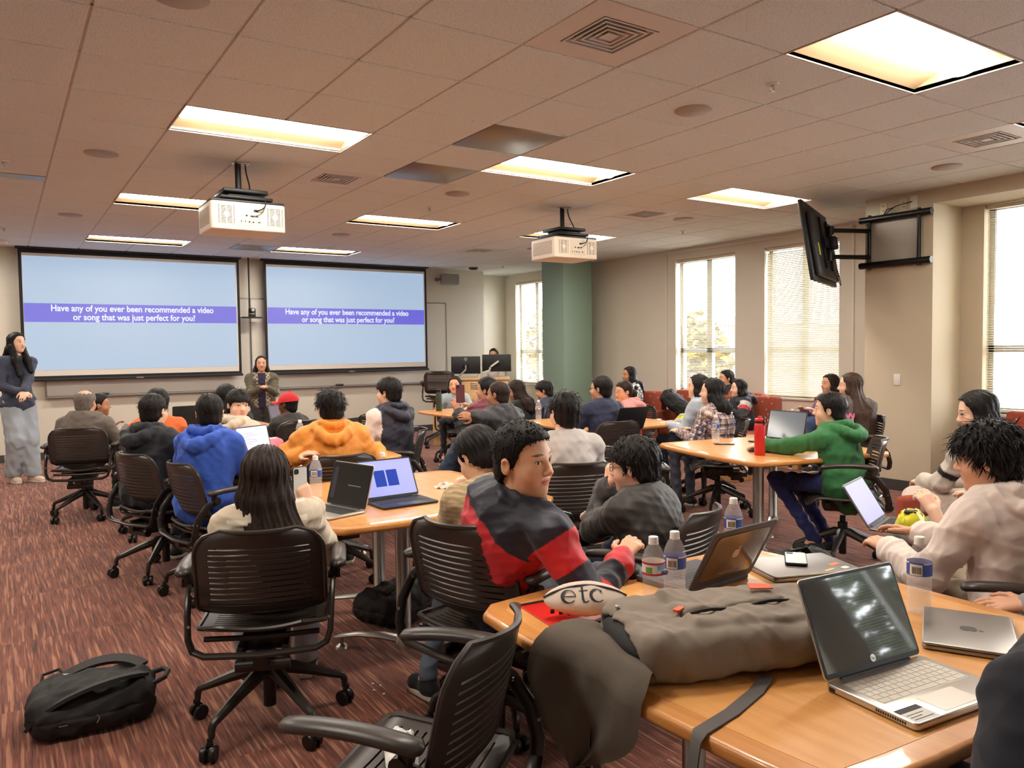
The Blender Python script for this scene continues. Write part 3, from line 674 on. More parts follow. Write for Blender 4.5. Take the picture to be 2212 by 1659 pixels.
# ================================================================ lectern corner
M_lect = wood('lectern maple', (196, 152, 100), (212, 170, 118), (222, 184, 132), 2)
e = empty('lectern', (6.22, 6.98, 0), -math.radians(31), 'maple lectern with slotted front and two monitors', 'lectern')
MB().box((-.36, -.28, .04), (.36, .30, 1.0), bev=.01).build('cabinet', M_lect, e)
MB().box((-.39, -.31, 1.0), (.39, .33, 1.045), bev=.015).build('worktop', M_lect, e)
s_ = MB()
for k in range(4): MB().box((-.24, -.2815, .86+.028*k), (.2, -.279, .87+.028*k)).build('vent_slot', M_dark, e)
MB().box((-.33, -.284, .06), (.33, -.279, .80), bev=.002).build('front_panel', M_lect, e)
e2 = empty('side_desk', (5.60, 7.02, 0), -math.radians(31), 'low maple side desk left of the lectern with equipment', 'desk')
MB().box((-.30, -.28, .70), (.34, .30, .735), bev=.01).build('desktop', M_lect, e2); MB().box((-.28, -.26, 0), (.32, .28, .70), bev=.005).build('cabinet', M_lect, e2)
def monitor(x, y, z, head, label, logo):
    e = empty('monitor', (x, y, z), -math.radians(head), label, 'monitor', 'black monitors over the lectern')
    MB().box((-.235, -.012, -.14), (.235, .02, .14), bev=.008).build('monitor_shell', M_black, e)
    MB().box((-.226, .0195, -.13), (.226, .0215, .13)).build('monitor_panel', M_dark, e)
    MB().box((-.05, -.03, -.05), (.05, -.012, .05), bev=.006).build('vesa_plate', M_blackm, e)
    if logo:
        r_ = MB(); r_.tube([(.022*math.cos(a/16*6.2832), -.0135, .095+.022*math.sin(a/16*6.2832)) for a in range(17)], .0022, 6, caps=False).build('maker_ring', M_white, e)
        text_mesh('DELL', .013, 'maker_plate', M_white, e, T(0, -.0135, .095, rx=H2), .0003)
    return e
m1 = monitor(5.88, 7.02, 1.245, 31, 'left black monitor on a silver arm over the lectern', True); m2 = monitor(6.38, 6.88, 1.27, 31, 'right black monitor on a jointed arm over the lectern', False)
MB().tube([(0, -.04, 0), (0, -.05, -.06)], .012, 8).tube([(0, -.05, -.07), (-.13, -.1, -.2)], .024, 10, flat=(1, .6)).tube([(-.13, -.1, -.2), (-.16, -.1, -.5)], .018, 8).build('monitor_arm', M_alum, m1)
MB().tube([(.03, -.04, .03), (-.1, -.07, -.06)], .022, 10, flat=(1, .7)).tube([(-.11, -.07, -.07), (-.12, -.06, -.12), (-.3, -.04, -.18)], .018, 8).tube([(-.3, -.04, -.18), (-.3, -.04, -.225)], .02, 10).build('monitor_arm', M_white, m2)
# ================================================================ television on its wall arm
e = empty('television', (6.70, 1.20, 2.52), 0, 'black flat television on a folding wall arm, seen from behind', 'television')
A = Vector((.906, .423, 0)); Nn = Vector((-.423, .906, 0)); tl = math.radians(9)
Mt = Matrix((A, Vector((Nn.x*math.cos(tl), Nn.y*math.cos(tl), -math.sin(tl))), Vector((Nn.x*math.sin(tl), Nn.y*math.sin(tl), math.cos(tl))))).transposed().to_4x4()
MB().box((-.60, .0, -.36), (.60, .035, .36), Mt, .008).build('bezel', M_black, e)
MB().box((-.585, .0345, -.34), (.585, .0365, .345), Mt).build('screen_glass', mat('dark screen glass', (12, 12, 14), .08), e)
MB().box((-.52, -.045, -.32), (.52, .002, .26), Mt, .02).build('rear_cover', mat('tv back plastic', (40, 40, 42), .5), e)
for x_ in (-.16, .16): MB().box((x_-.025, -.065, -.24), (x_+.025, -.044, .24), Mt, .006).build('mounting_rail', M_blackm, e)
MB().box((-.2, -.09, -.05), (.2, -.06, .05), Mt, .01).box((-.05, -.15, -.06), (.05, -.08, .06), Mt, .015).build('tilt_head', M_blackm, e)
MB().box((-.40, -.049, -.13), (-.36, -.0445, -.02), Mt).build('rating_label', mat('yellow label', (214, 208, 60), .6), e)
MB().tube([Mt @ Vector(p) for p in bez((-.1, -.06, -.1), (.1, -.12, -.5), (.35, -.08, -.42), 10, (.45, -.05, -.2))], .004, 6).build('cable', M_black, e)
e = empty('television_wall_arm', (7.25, .63, 2.55), 0, 'black tubular wall bracket and arm carrying the television', 'wall bracket')
for z in (.235, -.235): MB().tube([(-.045, .37, z), (-.045, -.38, z)], .034, 14).build('rail', M_blackm, e)
for y in (.27, -.255): MB().tube([(-.045, y, .28), (-.045, y, -.28)], .019, 12).build('upright', M_blackm, e)
MB().box((-.012, -.26, -.2), (0, .27, .2)).build('back_plate', mat('bracket plate', (176, 170, 160), .5), e)
for z in (.12, -.15):
    MB().tube([(-.045, .27, z), (-.46, .44, z)], .034, 12, flat=(1, .7)).tube([(-.46, .44, z-.04), (-.46, .44, z+.04)], .036, 12).build('arm', M_blackm, e)
MB().tube([(-.46, .44, .12), (-.46, .44, -.15)], .016, 10).tube([(-.46, .44, -.02), (-.58, .52, -.05)], .034, 12).build('elbow', M_blackm, e)
MB().tube([(-.01, .02, .33), (-.05, .08, .31), (-.04, .12, .26)], .006, 6).tube([(-.01, -.16, .36), (-.06, -.02, .33), (-.04, .1, .27)], .005, 6).build('power_lead', M_black, e)
e = bpy.data.objects['television']; e.scale = (1.1, 1.1, 1.1); e.location.x += RT.x*.07; e.location.y += RT.y*.07
# ================================================================ projectors
def projector(x, y, label):
    e = empty('projector', (x, y, 2.44), 0, label, 'projector', 'ceiling hung projectors'); w_, d, h = .285, .22, .215
    MB().prism(rrect(2*w_, 2*d, .03), 0, h, bev=.012).build('housing', M_cream, e)
    MB().box((-w_+.005, -d+.01, h-.004), (w_-.005, d-.01, h+.018), bev=.006).build('base_cover', M_black, e)
    for cx, rad in ((-.17, 1), (.20, 0)):
        MB().box((cx-.062, -d-.0012, .045), (cx+.062, -d+.002, .185)).build('fan_opening', mat('fan grille void', (58, 48, 42), .8), e)
        g_ = MB()
        for k in range(13): g_.box((cx-.064, -d-.0035, .044+.0113*k), (cx+.064, -d-.001, .0505+.0113*k))
        for k in (-1, 0, 1): g_.box((cx-.004+.045*k, -d-.0038, .045), (cx+.004+.045*k, -d-.001, .186))
        g_.lathe([(.022, -.002), (.022, .004), (0, .0045)], 18, T(cx, -d-.001, .115, rx=H2)); g_.build('fan_grille', M_cream, e)
    MB().box((-.085, -d-.001, .035), (.115, -d+.002, .19), bev=.0005).build('port_panel', mat('port panel cream', (222, 208, 190), .5), e)
    for px, pz, a, b in ((.05, .155, .03, .018), (-.02, .115, .014, .012), (.02, .112, .022, .012), (.06, .112, .014, .008), (-.06, .07, .008, .008), (-.03, .07, .008, .008), (0, .068, .012, .010), (.03, .066, .012, .010), (.075, .068, .016, .008)): MB().box((px-a/2, -d-.004, pz-b/2), (px+a/2, -d-.0005, pz+b/2)).build('port', M_black, e)
    for k in range(11): MB().box((-w_-.0012, -.17, .045+.0125*k), (-w_+.002, .17, .0505+.0125*k)).build('side_louvre', mat('louvre shade', (150, 130, 110), .8), e)
    MB().tube(bez((.05, -d-.003, .155), (.13, -d-.06, .16), (.12, -d-.02, h+.03), 8), .005, 6).tube(bez((.02, -d-.004, .112), (.10, -d-.03, .11), (.12, -d-.02, .2), 8), .003, 6).build('cable', M_black, e)
    MB().box((-.20, -.18, h+.03), (.20, .18, h+.055), bev=.006).box((-.17, -.16, h+.085), (.17, .16, h+.115), bev=.006).box((-.13, -.12, h+.05), (.13, .12, h+.09), bev=.01).box((-.06, -.06, h+.01), (.06, .06, h+.04), bev=.01).build('mount_plate', M_blackm, e)
    MB().tube([(-.02, 0, h+.10), (-.02, 0, 3.0-2.44)], .024, 14).build('ceiling_pole', M_blackm, e)
    MB().lathe([(.05, .555), (.05, .562)], 20, T(-.02, 0, 0)).box((-.03, -.06, .545), (.06, -.0, .562), bev=.004).build('ceiling_flange', M_chrome, e)
    MB().tube(bez((.03, -.03, .55), (.03, -.03, .45), (.05, -.08, .40), 6, (.03, -.14, .33)), .006, 6).build('power_lead', M_black, e)
    MB().lathe([(.07, 0), (.07, .03), (.055, .04), (.05, .03), (0, .02)], 20, T(.08, d, .11, rx=-H2)).build('lens', M_black, e)
projector(1.27, 2.56, 'left cream projector hanging from the ceiling'); projector(4.72, 2.86, 'right cream projector hanging before the green column')
# ================================================================ people: smooth bodies grown from distance fields
f32 = np.float32
def V3(*a): return np.array(a[0] if len(a) == 1 else a, dtype=f32)
def unit(v): v = np.asarray(v, f32); return v/max(np.linalg.norm(v), 1e-9)
class Field:
    def __init__(s): s.ops = []; s.groups = []; s.post = []
    def cap(s, a, b, ra, rb=None, k=.02, sub=False): s.ops.append(('c', V3(a), V3(b), ra, ra if rb is None else rb, k, sub)); return s
    def ell(s, c, r, R=None, k=.02, sub=False): s.ops.append(('e', V3(c), V3(r), R, None, k, sub)); return s
    def chain(s, P, r, k=.02):
        r = r if isinstance(r, (list, tuple)) else [r]*len(P)
        for i in range(len(P)-1): s.cap(P[i], P[i+1], r[i], r[i+1], k)
        return s
    def group(s, f, c, R): s.groups.append((f, V3(c), R)); return s
    def __call__(s, P):
        d = np.full(len(P), 9.0, f32)
        for t, a, b, ra, rb, k, sub in s.ops:
            if t == 'c':
                ba = b-a; pa = P-a; h = np.clip(pa @ ba/max(float(ba @ ba), 1e-9), 0, 1); q = pa-h[:, None]*ba
                e = np.sqrt(np.einsum('ij,ij->i', q, q))-(ra+(rb-ra)*h)
            else:
                q = P-a
                if ra is not None: q = q @ ra
                q = q/b; k0 = np.sqrt(np.einsum('ij,ij->i', q, q)); q = q/b; k1 = np.sqrt(np.einsum('ij,ij->i', q, q)); e = k0*(k0-1)/np.maximum(k1, 1e-6)
            if sub: h = np.maximum(k-np.abs(d+e), 0)/k; d = np.maximum(d, -e)+h*h*k*.25
            else: h = np.maximum(k-np.abs(d-e), 0)/k; d = np.minimum(d, e)-h*h*k*.25
        for f, c, R in s.groups:
            q = P-c; m_ = np.einsum('ij,ij->i', q, q) < R*R
            if m_.any():
                e = f(P[m_]); dm = d[m_]; k = .012; h = np.maximum(k-np.abs(dm-e), 0)/k; d[m_] = np.minimum(dm, e)-h*h*k*.25
        for f in s.post: d = f(P, d)
        return d
def surface(fn, lo, hi, h, margin=.03):
    lo = np.asarray(lo, f32); B = 8; nb = np.maximum(np.ceil((np.asarray(hi)-lo)/(h*B)).astype(int), 1); n = nb*B
    g = np.stack(np.meshgrid(*[np.arange(k) for k in nb], indexing='ij'), -1).reshape(-1, 3)
    dc = fn((lo+(g+.5)*(B*h)).astype(f32)); keep = np.abs(dc) < B*h*.9+margin
    D = np.repeat(np.repeat(np.repeat(np.where(dc < 0, -1, 1).astype(f32).reshape(nb), B, 0), B, 1), B, 2)
    kb = g[keep]; o8 = np.stack(np.meshgrid(*[np.arange(B)]*3, indexing='ij'), -1).reshape(-1, 3)
    for c in range(0, len(kb), 700):
        q = (kb[c:c+700, None, :]*B+o8[None]).reshape(-1, 3); D[q[:, 0], q[:, 1], q[:, 2]] = fn((lo+q*h).astype(f32))
    D[0] = D[-1] = 1; D[:, 0] = D[:, -1] = 1; D[:, :, 0] = D[:, :, -1] = 1
    I = (D < 0).astype(np.uint8); S = I[:-1]+I[1:]; S = S[:, :-1]+S[:, 1:]; S = S[:, :, :-1]+S[:, :, 1:]
    A = np.argwhere((S > 0) & (S < 8)); ids = np.full(S.shape, -1, np.int32); ids[A[:, 0], A[:, 1], A[:, 2]] = np.arange(len(A))
    cor = o8c = np.array([(i, j, k) for i in (0, 1) for j in (0, 1) for k in (0, 1)])
    val = np.stack([D[A[:, 0]+c[0], A[:, 1]+c[1], A[:, 2]+c[2]] for c in cor], 1)
    acc = np.zeros((len(A), 3), f32); cnt = np.zeros(len(A), f32)
    for a in range(8):
        for b in range(a+1, 8):
            df = cor[b]-cor[a]
            if np.abs(df).sum() != 1: continue
            x = (val[:, a] < 0) != (val[:, b] < 0); t_ = np.where(x, val[:, a]/np.where(x, val[:, a]-val[:, b], 1), 0)
            acc += x[:, None]*(cor[a]+t_[:, None]*df); cnt += x
    vs = lo+h*(A+acc/np.maximum(cnt, 1)[:, None])
    F = []
    for ax in range(3):
        s0 = [slice(None)]*3; s1 = [slice(None)]*3; s0[ax] = slice(0, -1); s1[ax] = slice(1, None); u_, v_ = [(1, 2), (2, 0), (0, 1)][ax]
        E = np.argwhere(I[tuple(s0)] != I[tuple(s1)]); E = E[(E[:, u_] > 0) & (E[:, v_] > 0)]
        if not len(E): continue
        inside = I[E[:, 0], E[:, 1], E[:, 2]] > 0
        def cid(du, dv):
            q = E.copy(); q[:, u_] -= du; q[:, v_] -= dv; return ids[q[:, 0], q[:, 1], q[:, 2]]
        Q = np.stack([cid(1, 1), cid(0, 1), cid(0, 0), cid(1, 0)], 1); Q[~inside] = Q[~inside][:, ::-1]; F.append(Q)
    return vs, np.concatenate(F)
def np_mesh(name, vs, F, m_, parent=None, col=None, hp=None, extra=None):
    me = bpy.data.meshes.new(name); n = len(vs); k = len(F)
    ev, ef = extra if extra else ([], [])
    if len(ev): vs = np.concatenate([vs, np.asarray(ev, f32)])
    me.vertices.add(len(vs)); me.vertices.foreach_set('co', np.ascontiguousarray(vs, f32).ravel())
    L = [F.ravel()]; tot = np.full(k, 4, np.int32)
    if len(ef): ef = np.asarray(ef, np.int32)+n; L.append(ef.ravel()); tot = np.concatenate([tot, np.full(len(ef), 4, np.int32)])
    L = np.concatenate(L).astype(np.int32); me.loops.add(len(L)); me.loops.foreach_set('vertex_index', L)
    me.polygons.add(len(tot)); me.polygons.foreach_set('loop_start', np.concatenate([[0], np.cumsum(tot)[:-1]]).astype(np.int32))
    me.polygons.foreach_set('use_smooth', np.ones(len(tot), bool)); me.update(calc_edges=True); me.validate()
    if col is not None:
        c = np.ones((len(vs), 4), f32); c[:len(col), :3] = col; a = me.attributes.new('Col', 'FLOAT_COLOR', 'POINT'); a.data.foreach_set('color', c.ravel())
    if hp is not None:
        h_ = np.full((len(vs), 3), -1, f32); h_[:len(hp)] = hp; a = me.attributes.new('hp', 'FLOAT_VECTOR', 'POINT'); a.data.foreach_set('vector', h_.ravel())
    me.materials.append(m_); o = link(bpy.data.objects.new(name, me), parent); return o
# ---- skin: eyes, brows and lips are drawn where they sit on the head ('hp' holds head coordinates)
def skin(name, rgb, lip, brow=(28, 22, 20), blush=(196, 96, 70), gaze=0.0, closed=False):
    if name in MATS: return MATS[name]
    m_ = mat(name, rgb, .48); t = NT(m_); a = t.new('ShaderNodeAttribute', attribute_name='hp'); sp = t.new('ShaderNodeSeparateXYZ', {0: a.outputs[1]})
    x, y, z = sp.outputs; ax = t.math('ABSOLUTE', x); front = t.math('GREATER_THAN', y, .035)
    def ell(cx, cz, rx, rz, u_=ax, w_=None):
        dx = t.math('DIVIDE', t.math('SUBTRACT', u_, cx), rx); dz = t.math('DIVIDE', t.math('SUBTRACT', z if w_ is None else w_, cz), rz)
        return t.math('ADD', t.math('MULTIPLY', dx, dx), t.math('MULTIPLY', dz, dz))
    def soft(e, a_, b_): return t.math('MULTIPLY', t.new('ShaderNodeMapRange', {0: e, 1: a_, 2: b_, 3: 1.0, 4: 0.0}, clamp=True).outputs[0], front)
    nz = t.new('ShaderNodeTexNoise', {'Vector': a.outputs[1], 'Scale': 40.0, 'Detail': 2.0})
    c = t.mix(t.math('MULTIPLY', nz.outputs[0], .18), lin(rgb), lin(blush))
    c = t.mix(t.math('MULTIPLY', soft(ell(.042, -.028, .03, .028), .1, 1.2), .35), c, lin(blush))
    c = t.mix(t.math('MULTIPLY', soft(ell(0, -.054, .024, .0115), .75, 1.1), .75), c, lin(lip))
    c = t.mix(t.math('MULTIPLY', soft(ell(0, -.0538, .020, .0009, u_=x), .6, 1.6), .7), c, lin((90, 36, 30)))
    zb = t.math('ADD', z, t.math('MULTIPLY', t.math('POWER', t.math('SUBTRACT', ax, .03), 2.0), 5.0))
    c = t.mix(t.math('MULTIPLY', soft(ell(.032, .0335, .020, .0044, w_=zb), .5, 1.25), .85), c, lin(brow))
    ze = t.math('SUBTRACT', z, t.math('MULTIPLY', t.math('SUBTRACT', ax, .031), .12))
    c = t.mix(soft(ell(.031, .0098, .0155, .0062, w_=ze), .8, 1.1), c, lin((34, 22, 18)))
    if not closed:
        eye = soft(ell(.031, .0082, .0138, .0050, w_=ze), .85, 1.05); c = t.mix(eye, c, lin((226, 216, 208)))
        iris = t.math('MULTIPLY', eye, soft(ell(.031, .0088, .0055, .0055, u_=(t.math('SUBTRACT', ax, t.math('MULTIPLY', t.math('SIGN', x), gaze)))), .8, 1.1)); c = t.mix(iris, c, lin((24, 14, 11)))
    c = t.mix(t.math('MULTIPLY', soft(ell(.0105, -.0335, .0045, .0022), .5, 1.3), .8), c, lin((88, 42, 32)))
    t.set(t.b, 'Base Color', c); t.b.inputs['Subsurface Weight'].default_value = 0.0
    return m_
SK = {'light': skin('skin light', (240, 196, 166), (204, 122, 108), blush=(222, 140, 112)), 'tan': skin('skin tan', (222, 168, 134), (184, 106, 92), blush=(200, 120, 92)), 'brown': skin('skin brown', (184, 128, 96), (150, 86, 74), blush=(166, 96, 72)),
      'dark': skin('skin dark', (104, 68, 50), (96, 52, 46), blush=(96, 56, 40)), 'main': skin('skin boy', (236, 184, 146), (212, 120, 112), gaze=.0035, blush=(216, 126, 98)), 'down': skin('skin looking down', (240, 196, 166), (204, 122, 108), closed=True, blush=(222, 140, 112))}
def hair_mat(name, c0, c1, rough=.5):
    if name in MATS: return MATS[name]
    m_ = mat(name, c0, rough); t = NT(m_); tc = t.new('ShaderNodeTexCoord').outputs['Object']; sp = t.new('ShaderNodeSeparateXYZ', {0: tc})
    v = t.new('ShaderNodeCombineXYZ', {0: t.math('MULTIPLY', sp.outputs[0], 260.0), 1: t.math('MULTIPLY', sp.outputs[1], 260.0), 2: t.math('MULTIPLY', sp.outputs[2], 14.0)})
    n1 = t.new('ShaderNodeTexNoise', {'Vector': v, 'Scale': 1.0, 'Detail': 3.0, 'Distortion': .6})
    t.set(t.b, 'Base Color', t.ramp(n1.outputs[0], [(.35, lin(c0)), (.7, lin(c1))])); t.bump(n1.outputs[0], .35, .004); t.b.inputs['Specular IOR Level'].default_value = .22; return m_
HM = {'black': hair_mat('black hair', (17, 14, 14), (33, 28, 27)), 'brown': hair_mat('dark brown hair', (27, 19, 16), (54, 38, 31)), 'grey': hair_mat('grey hair', (92, 86, 80), (140, 132, 124), .6), 'sun': hair_mat('brown long hair', (38, 27, 23), (92, 66, 52))}
def cloth(name, kind='cloth'):
    if name in MATS: return MATS[name]
    m_ = mat(name, None, {'cloth': .85, 'shell': .6, 'jersey': .92}[kind], vcol=True, sheen=.1, bump={'cloth': (350, .12, .002), 'shell': (60, .10, .004), 'jersey': (500, .2, .002)}[kind]); return m_
CL = {k: cloth('worn fabric '+k, k) for k in ('cloth', 'shell', 'jersey')}
def wnoise(P, seed, wl, amp):
    rd = np.random.RandomState(seed); o = np.zeros(len(P), f32)
    for k in range(5):
        d = rd.randn(3); d = d/np.linalg.norm(d)*2*np.pi/(wl*(.7+.8*rd.rand())); w2 = rd.randn(3)*8
        o += np.sin(P @ d.astype(f32)+rd.rand()*6.3+1.5*np.sin(P @ w2.astype(f32)+rd.rand()*6))
    o2 = np.zeros(len(P), f32)
    for k in range(3):
        d = rd.randn(3); d[2] *= 1.6; d = d/np.linalg.norm(d)*2*np.pi/(wl*(.6+.5*rd.rand())); w2 = rd.randn(3)*11
        o2 += (1-2*np.abs(np.sin(.5*(P @ d.astype(f32))+rd.rand()*6.3+1.2*np.sin(P @ w2.astype(f32)+rd.rand()*6))))
    return amp*(o/5+o2/2.2)
def head_field(Rh, c, hs, wide=1.0):
    F = Field()
    def W(p): return c+Rh @ (V3(p)*hs)
    def E(p, r, k=.015, sub=False): F.ell(W(p), V3(r)*hs, Rh, k*hs, sub)
    def Cp(a, b, ra, rb=None, k=.012): F.cap(W(a), W(b), ra*hs, (ra if rb is None else rb)*hs, k*hs)
    E((0, -.012, .035), (.074*wide, .094, .080)); E((0, .016, -.028), (.060*wide, .069, .082), .03); E((0, .026, -.066), (.047*wide, .052, .042), .03)
    E((0, .064, -.094), (.022, .018, .016), .025)
    for s_ in (-1, 1): E((s_*.037*wide, .048, -.032), (.030, .029, .031), .02)
    Cp((-.034, .070, .024), (.034, .070, .024), .011, k=.02)
    for s_ in (-1, 1): E((s_*.031, .089, .006), (.017, .013, .0105), .010, True)
    for s_ in (-1, 1): E((s_*.031, .066, .008), (.0150, .0150, .0135), .006)
    Cp((0, .080, .012), (0, .097, -.020), .0075, .0115, .014); E((0, .099, -.024), (.0115, .010, .0095), .008)
    for s_ in (-1, 1): E((s_*.0115, .090, -.028), (.0078, .009, .0068), .006)
    E((0, .081, -.0485), (.021, .0095, .0052), .006); E((0, .0795, -.0595), (.018, .0095, .0062), .006)
    for s_ in (-1, 1):
        E((s_*.076*wide, -.012, -.006), (.0075, .0165, .027), .006); E((s_*.082*wide, -.009, .010), (.0060, .014, .012), .004); E((s_*.084*wide, -.006, -.002), (.0065, .0095, .016), .004, True)
    return F
HAIRLINE = {'crop': ([-.2, -.09, -.08, -.03, -.005, .03, .062, .080, .095, .3], [-.2, -.09, -.06, -.022, .018, .030, .046, .075, .3, .3]),
            'fringe': ([-.2, -.09, -.08, -.03, -.005, .02, .034, .042, .3], [-.2, -.09, -.06, -.022, .022, .036, .06, .3, .3]),
            'parted': ([-.6, -.03, .02, .055, .088, .1, .3], [-.012, -.004, .016, .038, .060, .3, .3])}
def make_hair(style, Rh, c, hs, vox, seed, L=.3, mk='black', parent=None, sway=0.0, spike=0.0, locks=0, thick=.010, wide=1.0, nb=None, Rt=None, ps=1.0, th=.02, front=False):
    F = Field(); rd = random.Random(seed)
    def W(p): return c+Rh @ (V3(p)*hs)
    def loc(P): return ((P-c) @ Rh)/hs
    line = 'parted' if style in ('long', 'bob') else ('fringe' if style in ('fringe', 'messy') else 'crop')
    t_ = thick; F.ell(W((0, -.013, .037)), V3(.076*wide+t_, .096+t_, .082+t_)*hs, Rh)
    F.ell(W((0, -.028, -.03)), V3(.068*wide+t_*.8, .070+t_*.8, .070)*hs, Rh, .02)
    zl, yl = HAIRLINE[line]
    def cut(P, d):
        q = loc(P); g = q[:, 1]-np.interp(q[:, 2], zl, yl)
        if style in ('long', 'bob'): g = g-.035*np.clip(np.abs(q[:, 0])/.075-.55, 0, 1)*(q[:, 2] < .07) + .012*np.exp(-(q[:, 0]/.006)**2)*(q[:, 2] > .05)*(q[:, 1] > -.02)
        if style in ('crop', 'fringe', 'messy', 'ring', 'pony'): g = np.maximum(g, np.where(np.abs(q[:, 0]) > .069*wide, .017-np.hypot(q[:, 1]+.006, (q[:, 2]+.004)*.7), -1))
        if style == 'ring': g = np.maximum(g, np.where(q[:, 2] > .03, .068-np.hypot(q[:, 0], q[:, 1]+.020), -1))
        return np.maximum(d, g*hs*.8)
    if style == 'buzz':
        F.ops = []; F.ell(W((0, -.013, .037)), V3(.076*wide+.003, .096+.004, .082+.008)*hs, Rh); F.ell(W((0, -.002, .060)), V3(.066*wide, .086, .068)*hs, Rh, .02); F.ell(W((0, -.028, -.03)), V3(.068*wide+.003, .072, .070)*hs, Rh, .02)
    F.post.append(cut)
    if style in ('long', 'bob'):
        G_ = Field(); dn = V3(0, 0, -1); bk = -Rh[:, 1]*1.0; bk[2] = 0; bk = unit(bk); rt = unit(Rh[:, 0]*V3(1, 1, 0)); sw = rt*sway
        Bk = V3(0, 0, 0)
        top = W((0, -.06, .04)); end = W((0, -.075, -.06))+dn*L+bk*.015+sw
        mid = W((0, -.085, -.07))+bk*.012
        for s_ in (-1, -.5, 0, .5, 1):
            a = W((s_*.058, -.055+.02*abs(s_), .03)); b = W((s_*.070, -.070+.03*abs(s_), -.08))+bk*.006*(1-abs(s_)); e_ = b+dn*(L-.08-.03*abs(s_)-.02*rd.random())+bk*.012+sw*(1+.3*s_)-rt*s_*.012
            if nb is not None:
                z_ = (nb-e_) @ Rt[:, 2]
                if z_ > 0:
                    w_ = min(z_/.16, 1.0); y0 = float((e_-nb) @ Rt[:, 1]); e_ = nb-Rt[:, 2]*z_+Rt[:, 0]*(s_*.075+float(sw @ Rt[:, 0]))+Rt[:, 1]*(y0*(1-w_)-w_*((.160+.01*(1-abs(s_)))*ps+th))
            mid = (b+e_)/2+bk*.008
            if nb is not None and (nb-mid) @ Rt[:, 2] > -.02: mid = mid+Rt[:, 1]*(min(0., -(.125*ps+th)-float((mid-nb) @ Rt[:, 1])))*min(max(float((nb-mid) @ Rt[:, 2])/.12+.2, 0), 1)
            G_.chain([a, b, mid, e_], [.026*hs, .036*hs, .040*hs, .030*hs], .035)
        if style == 'bob' or L > .1:
            for s_ in (-1, 1):
                a = W((s_*.066, .0, .045)); b = W((s_*.076, .012, -.04)); e_ = W((s_*.078, -.002, -.09))+dn*max(L-.14, .02)+sw*.7
                G_.chain([a, b, e_], [.014*hs, .015*hs, .011*hs], .03)
        if front:
            for s_ in (-1, 1):
                a = W((s_*.074, .012, -.05)); e1 = nb+Rt[:, 0]*s_*.066*ps+Rt[:, 1]*(.085*ps+th)-Rt[:, 2]*.05; e_ = nb+Rt[:, 0]*s_*.068*ps+Rt[:, 1]*(.145*ps+th)-Rt[:, 2]*(.20*ps+.02*s_)
                G_.chain([a, e1, e_], [.024*hs, .042*hs, .030*hs], .03)
        def both(P, d):
            e = G_(P); h = np.maximum(.02-np.abs(d-e), 0)/.02; return np.minimum(d, e)-h*h*.005
        F.post.append(both)
    if style == 'pony':
        a = W((0, -.098, .0)); b = W((0, -.135, -.03)); b2 = b+V3(0, 0, -.07)+Rh[:, 0]*sway; e_ = b2+V3(0, 0, -L)+Rh[:, 0]*sway*1.4
        G_ = Field().chain([a, b, b2, e_], [.020*hs, .030*hs, .026*hs, .008*hs], .02)
        F.post.append(lambda P, d: np.minimum(d, G_(P)))
    if style == 'bun': F.ell(W((0, -.07, .115)), V3(.032, .032, .03)*hs, Rh, .015)
    def strands(P, d):
        q = loc(P); a = np.arctan2(q[:, 0], -q[:, 1]+.02) if style not in ('long', 'bob') else np.arctan2(q[:, 0], -(q[:, 1]-.06))*1.4
        kq = {'buzz': .25, 'crop': .55, 'ring': .6, 'messy': .7}.get(style, 1.0)
        r = .0014*np.sin(a*42+seed+3*np.sin(q[:, 2]*26+seed)) + .0020*np.sin(a*19+2.0*np.sin(q[:, 2]*17+seed*2))
        if spike: r = r+spike*(np.sin(q @ V3(95, 60, 40)+seed)*np.sin(q @ V3(-50, 105, 60)) + .6*np.sin(q @ V3(150, -130, 110)))
        return d-r*hs*kq*(1.4 if style in ('long', 'bob') else 1.0)
    F.post.append(strands)
    lo = c-V3(.2, .2, .16); hi = c+V3(.2, .2, .19)
    if style in ('long', 'bob', 'pony'): lo = c-V3(.26, .26, .2+L+.06); hi = c+V3(.26, .26, .19)
    vs, Q = surface(F, lo, hi, vox)
    ev, ef = [], []
    if locks and len(vs):
        for k in range(locks):
            p = vs[rd.randrange(len(vs))]; q = loc(p[None])[0]
            if q[2] < -.055: continue
            n = unit(Rh @ unit(q-V3(0, -.012, .02))); down = V3(0, 0, -1); tan = down-n*(down @ n)
            if np.linalg.norm(tan) < .3: tan = Rh[:, 1]*.6+Rh[:, 0]*rd.uniform(-.8, .8)
            tan = unit(tan+V3(rd.gauss(0, .35), rd.gauss(0, .35), rd.gauss(0, .2))); ln = {'messy': .036, 'buzz': .0075}.get(style, .022)*(.6+.8*rd.random())*hs; lift = {'messy': .009, 'buzz': .0014}.get(style, .006)*rd.random()
            P = [p-n*.004, p+tan*ln*.5+n*(lift+.002), p+tan*ln+n*(lift*.6 if rd.random() < .7 else lift*1.6)]; b0 = len(ev); sd = unit(np.cross(n, tan))
            for i, (pp, rr) in enumerate(zip(P, (.0030, .0024, .0005))):
                for dx, dn_ in ((1, 0), (0, 1), (-1, 0), (0, -1)): ev.append(pp+sd*dx*rr+n*dn_*rr*.6)
            for i in range(2):
                for j in range(4): ef.append((b0+i*4+j, b0+i*4+(j+1) % 4, b0+i*4+4+(j+1) % 4, b0+i*4+4+j))
    return np_mesh('hair', vs, Q, HM[mk], parent, extra=(ev, ef))
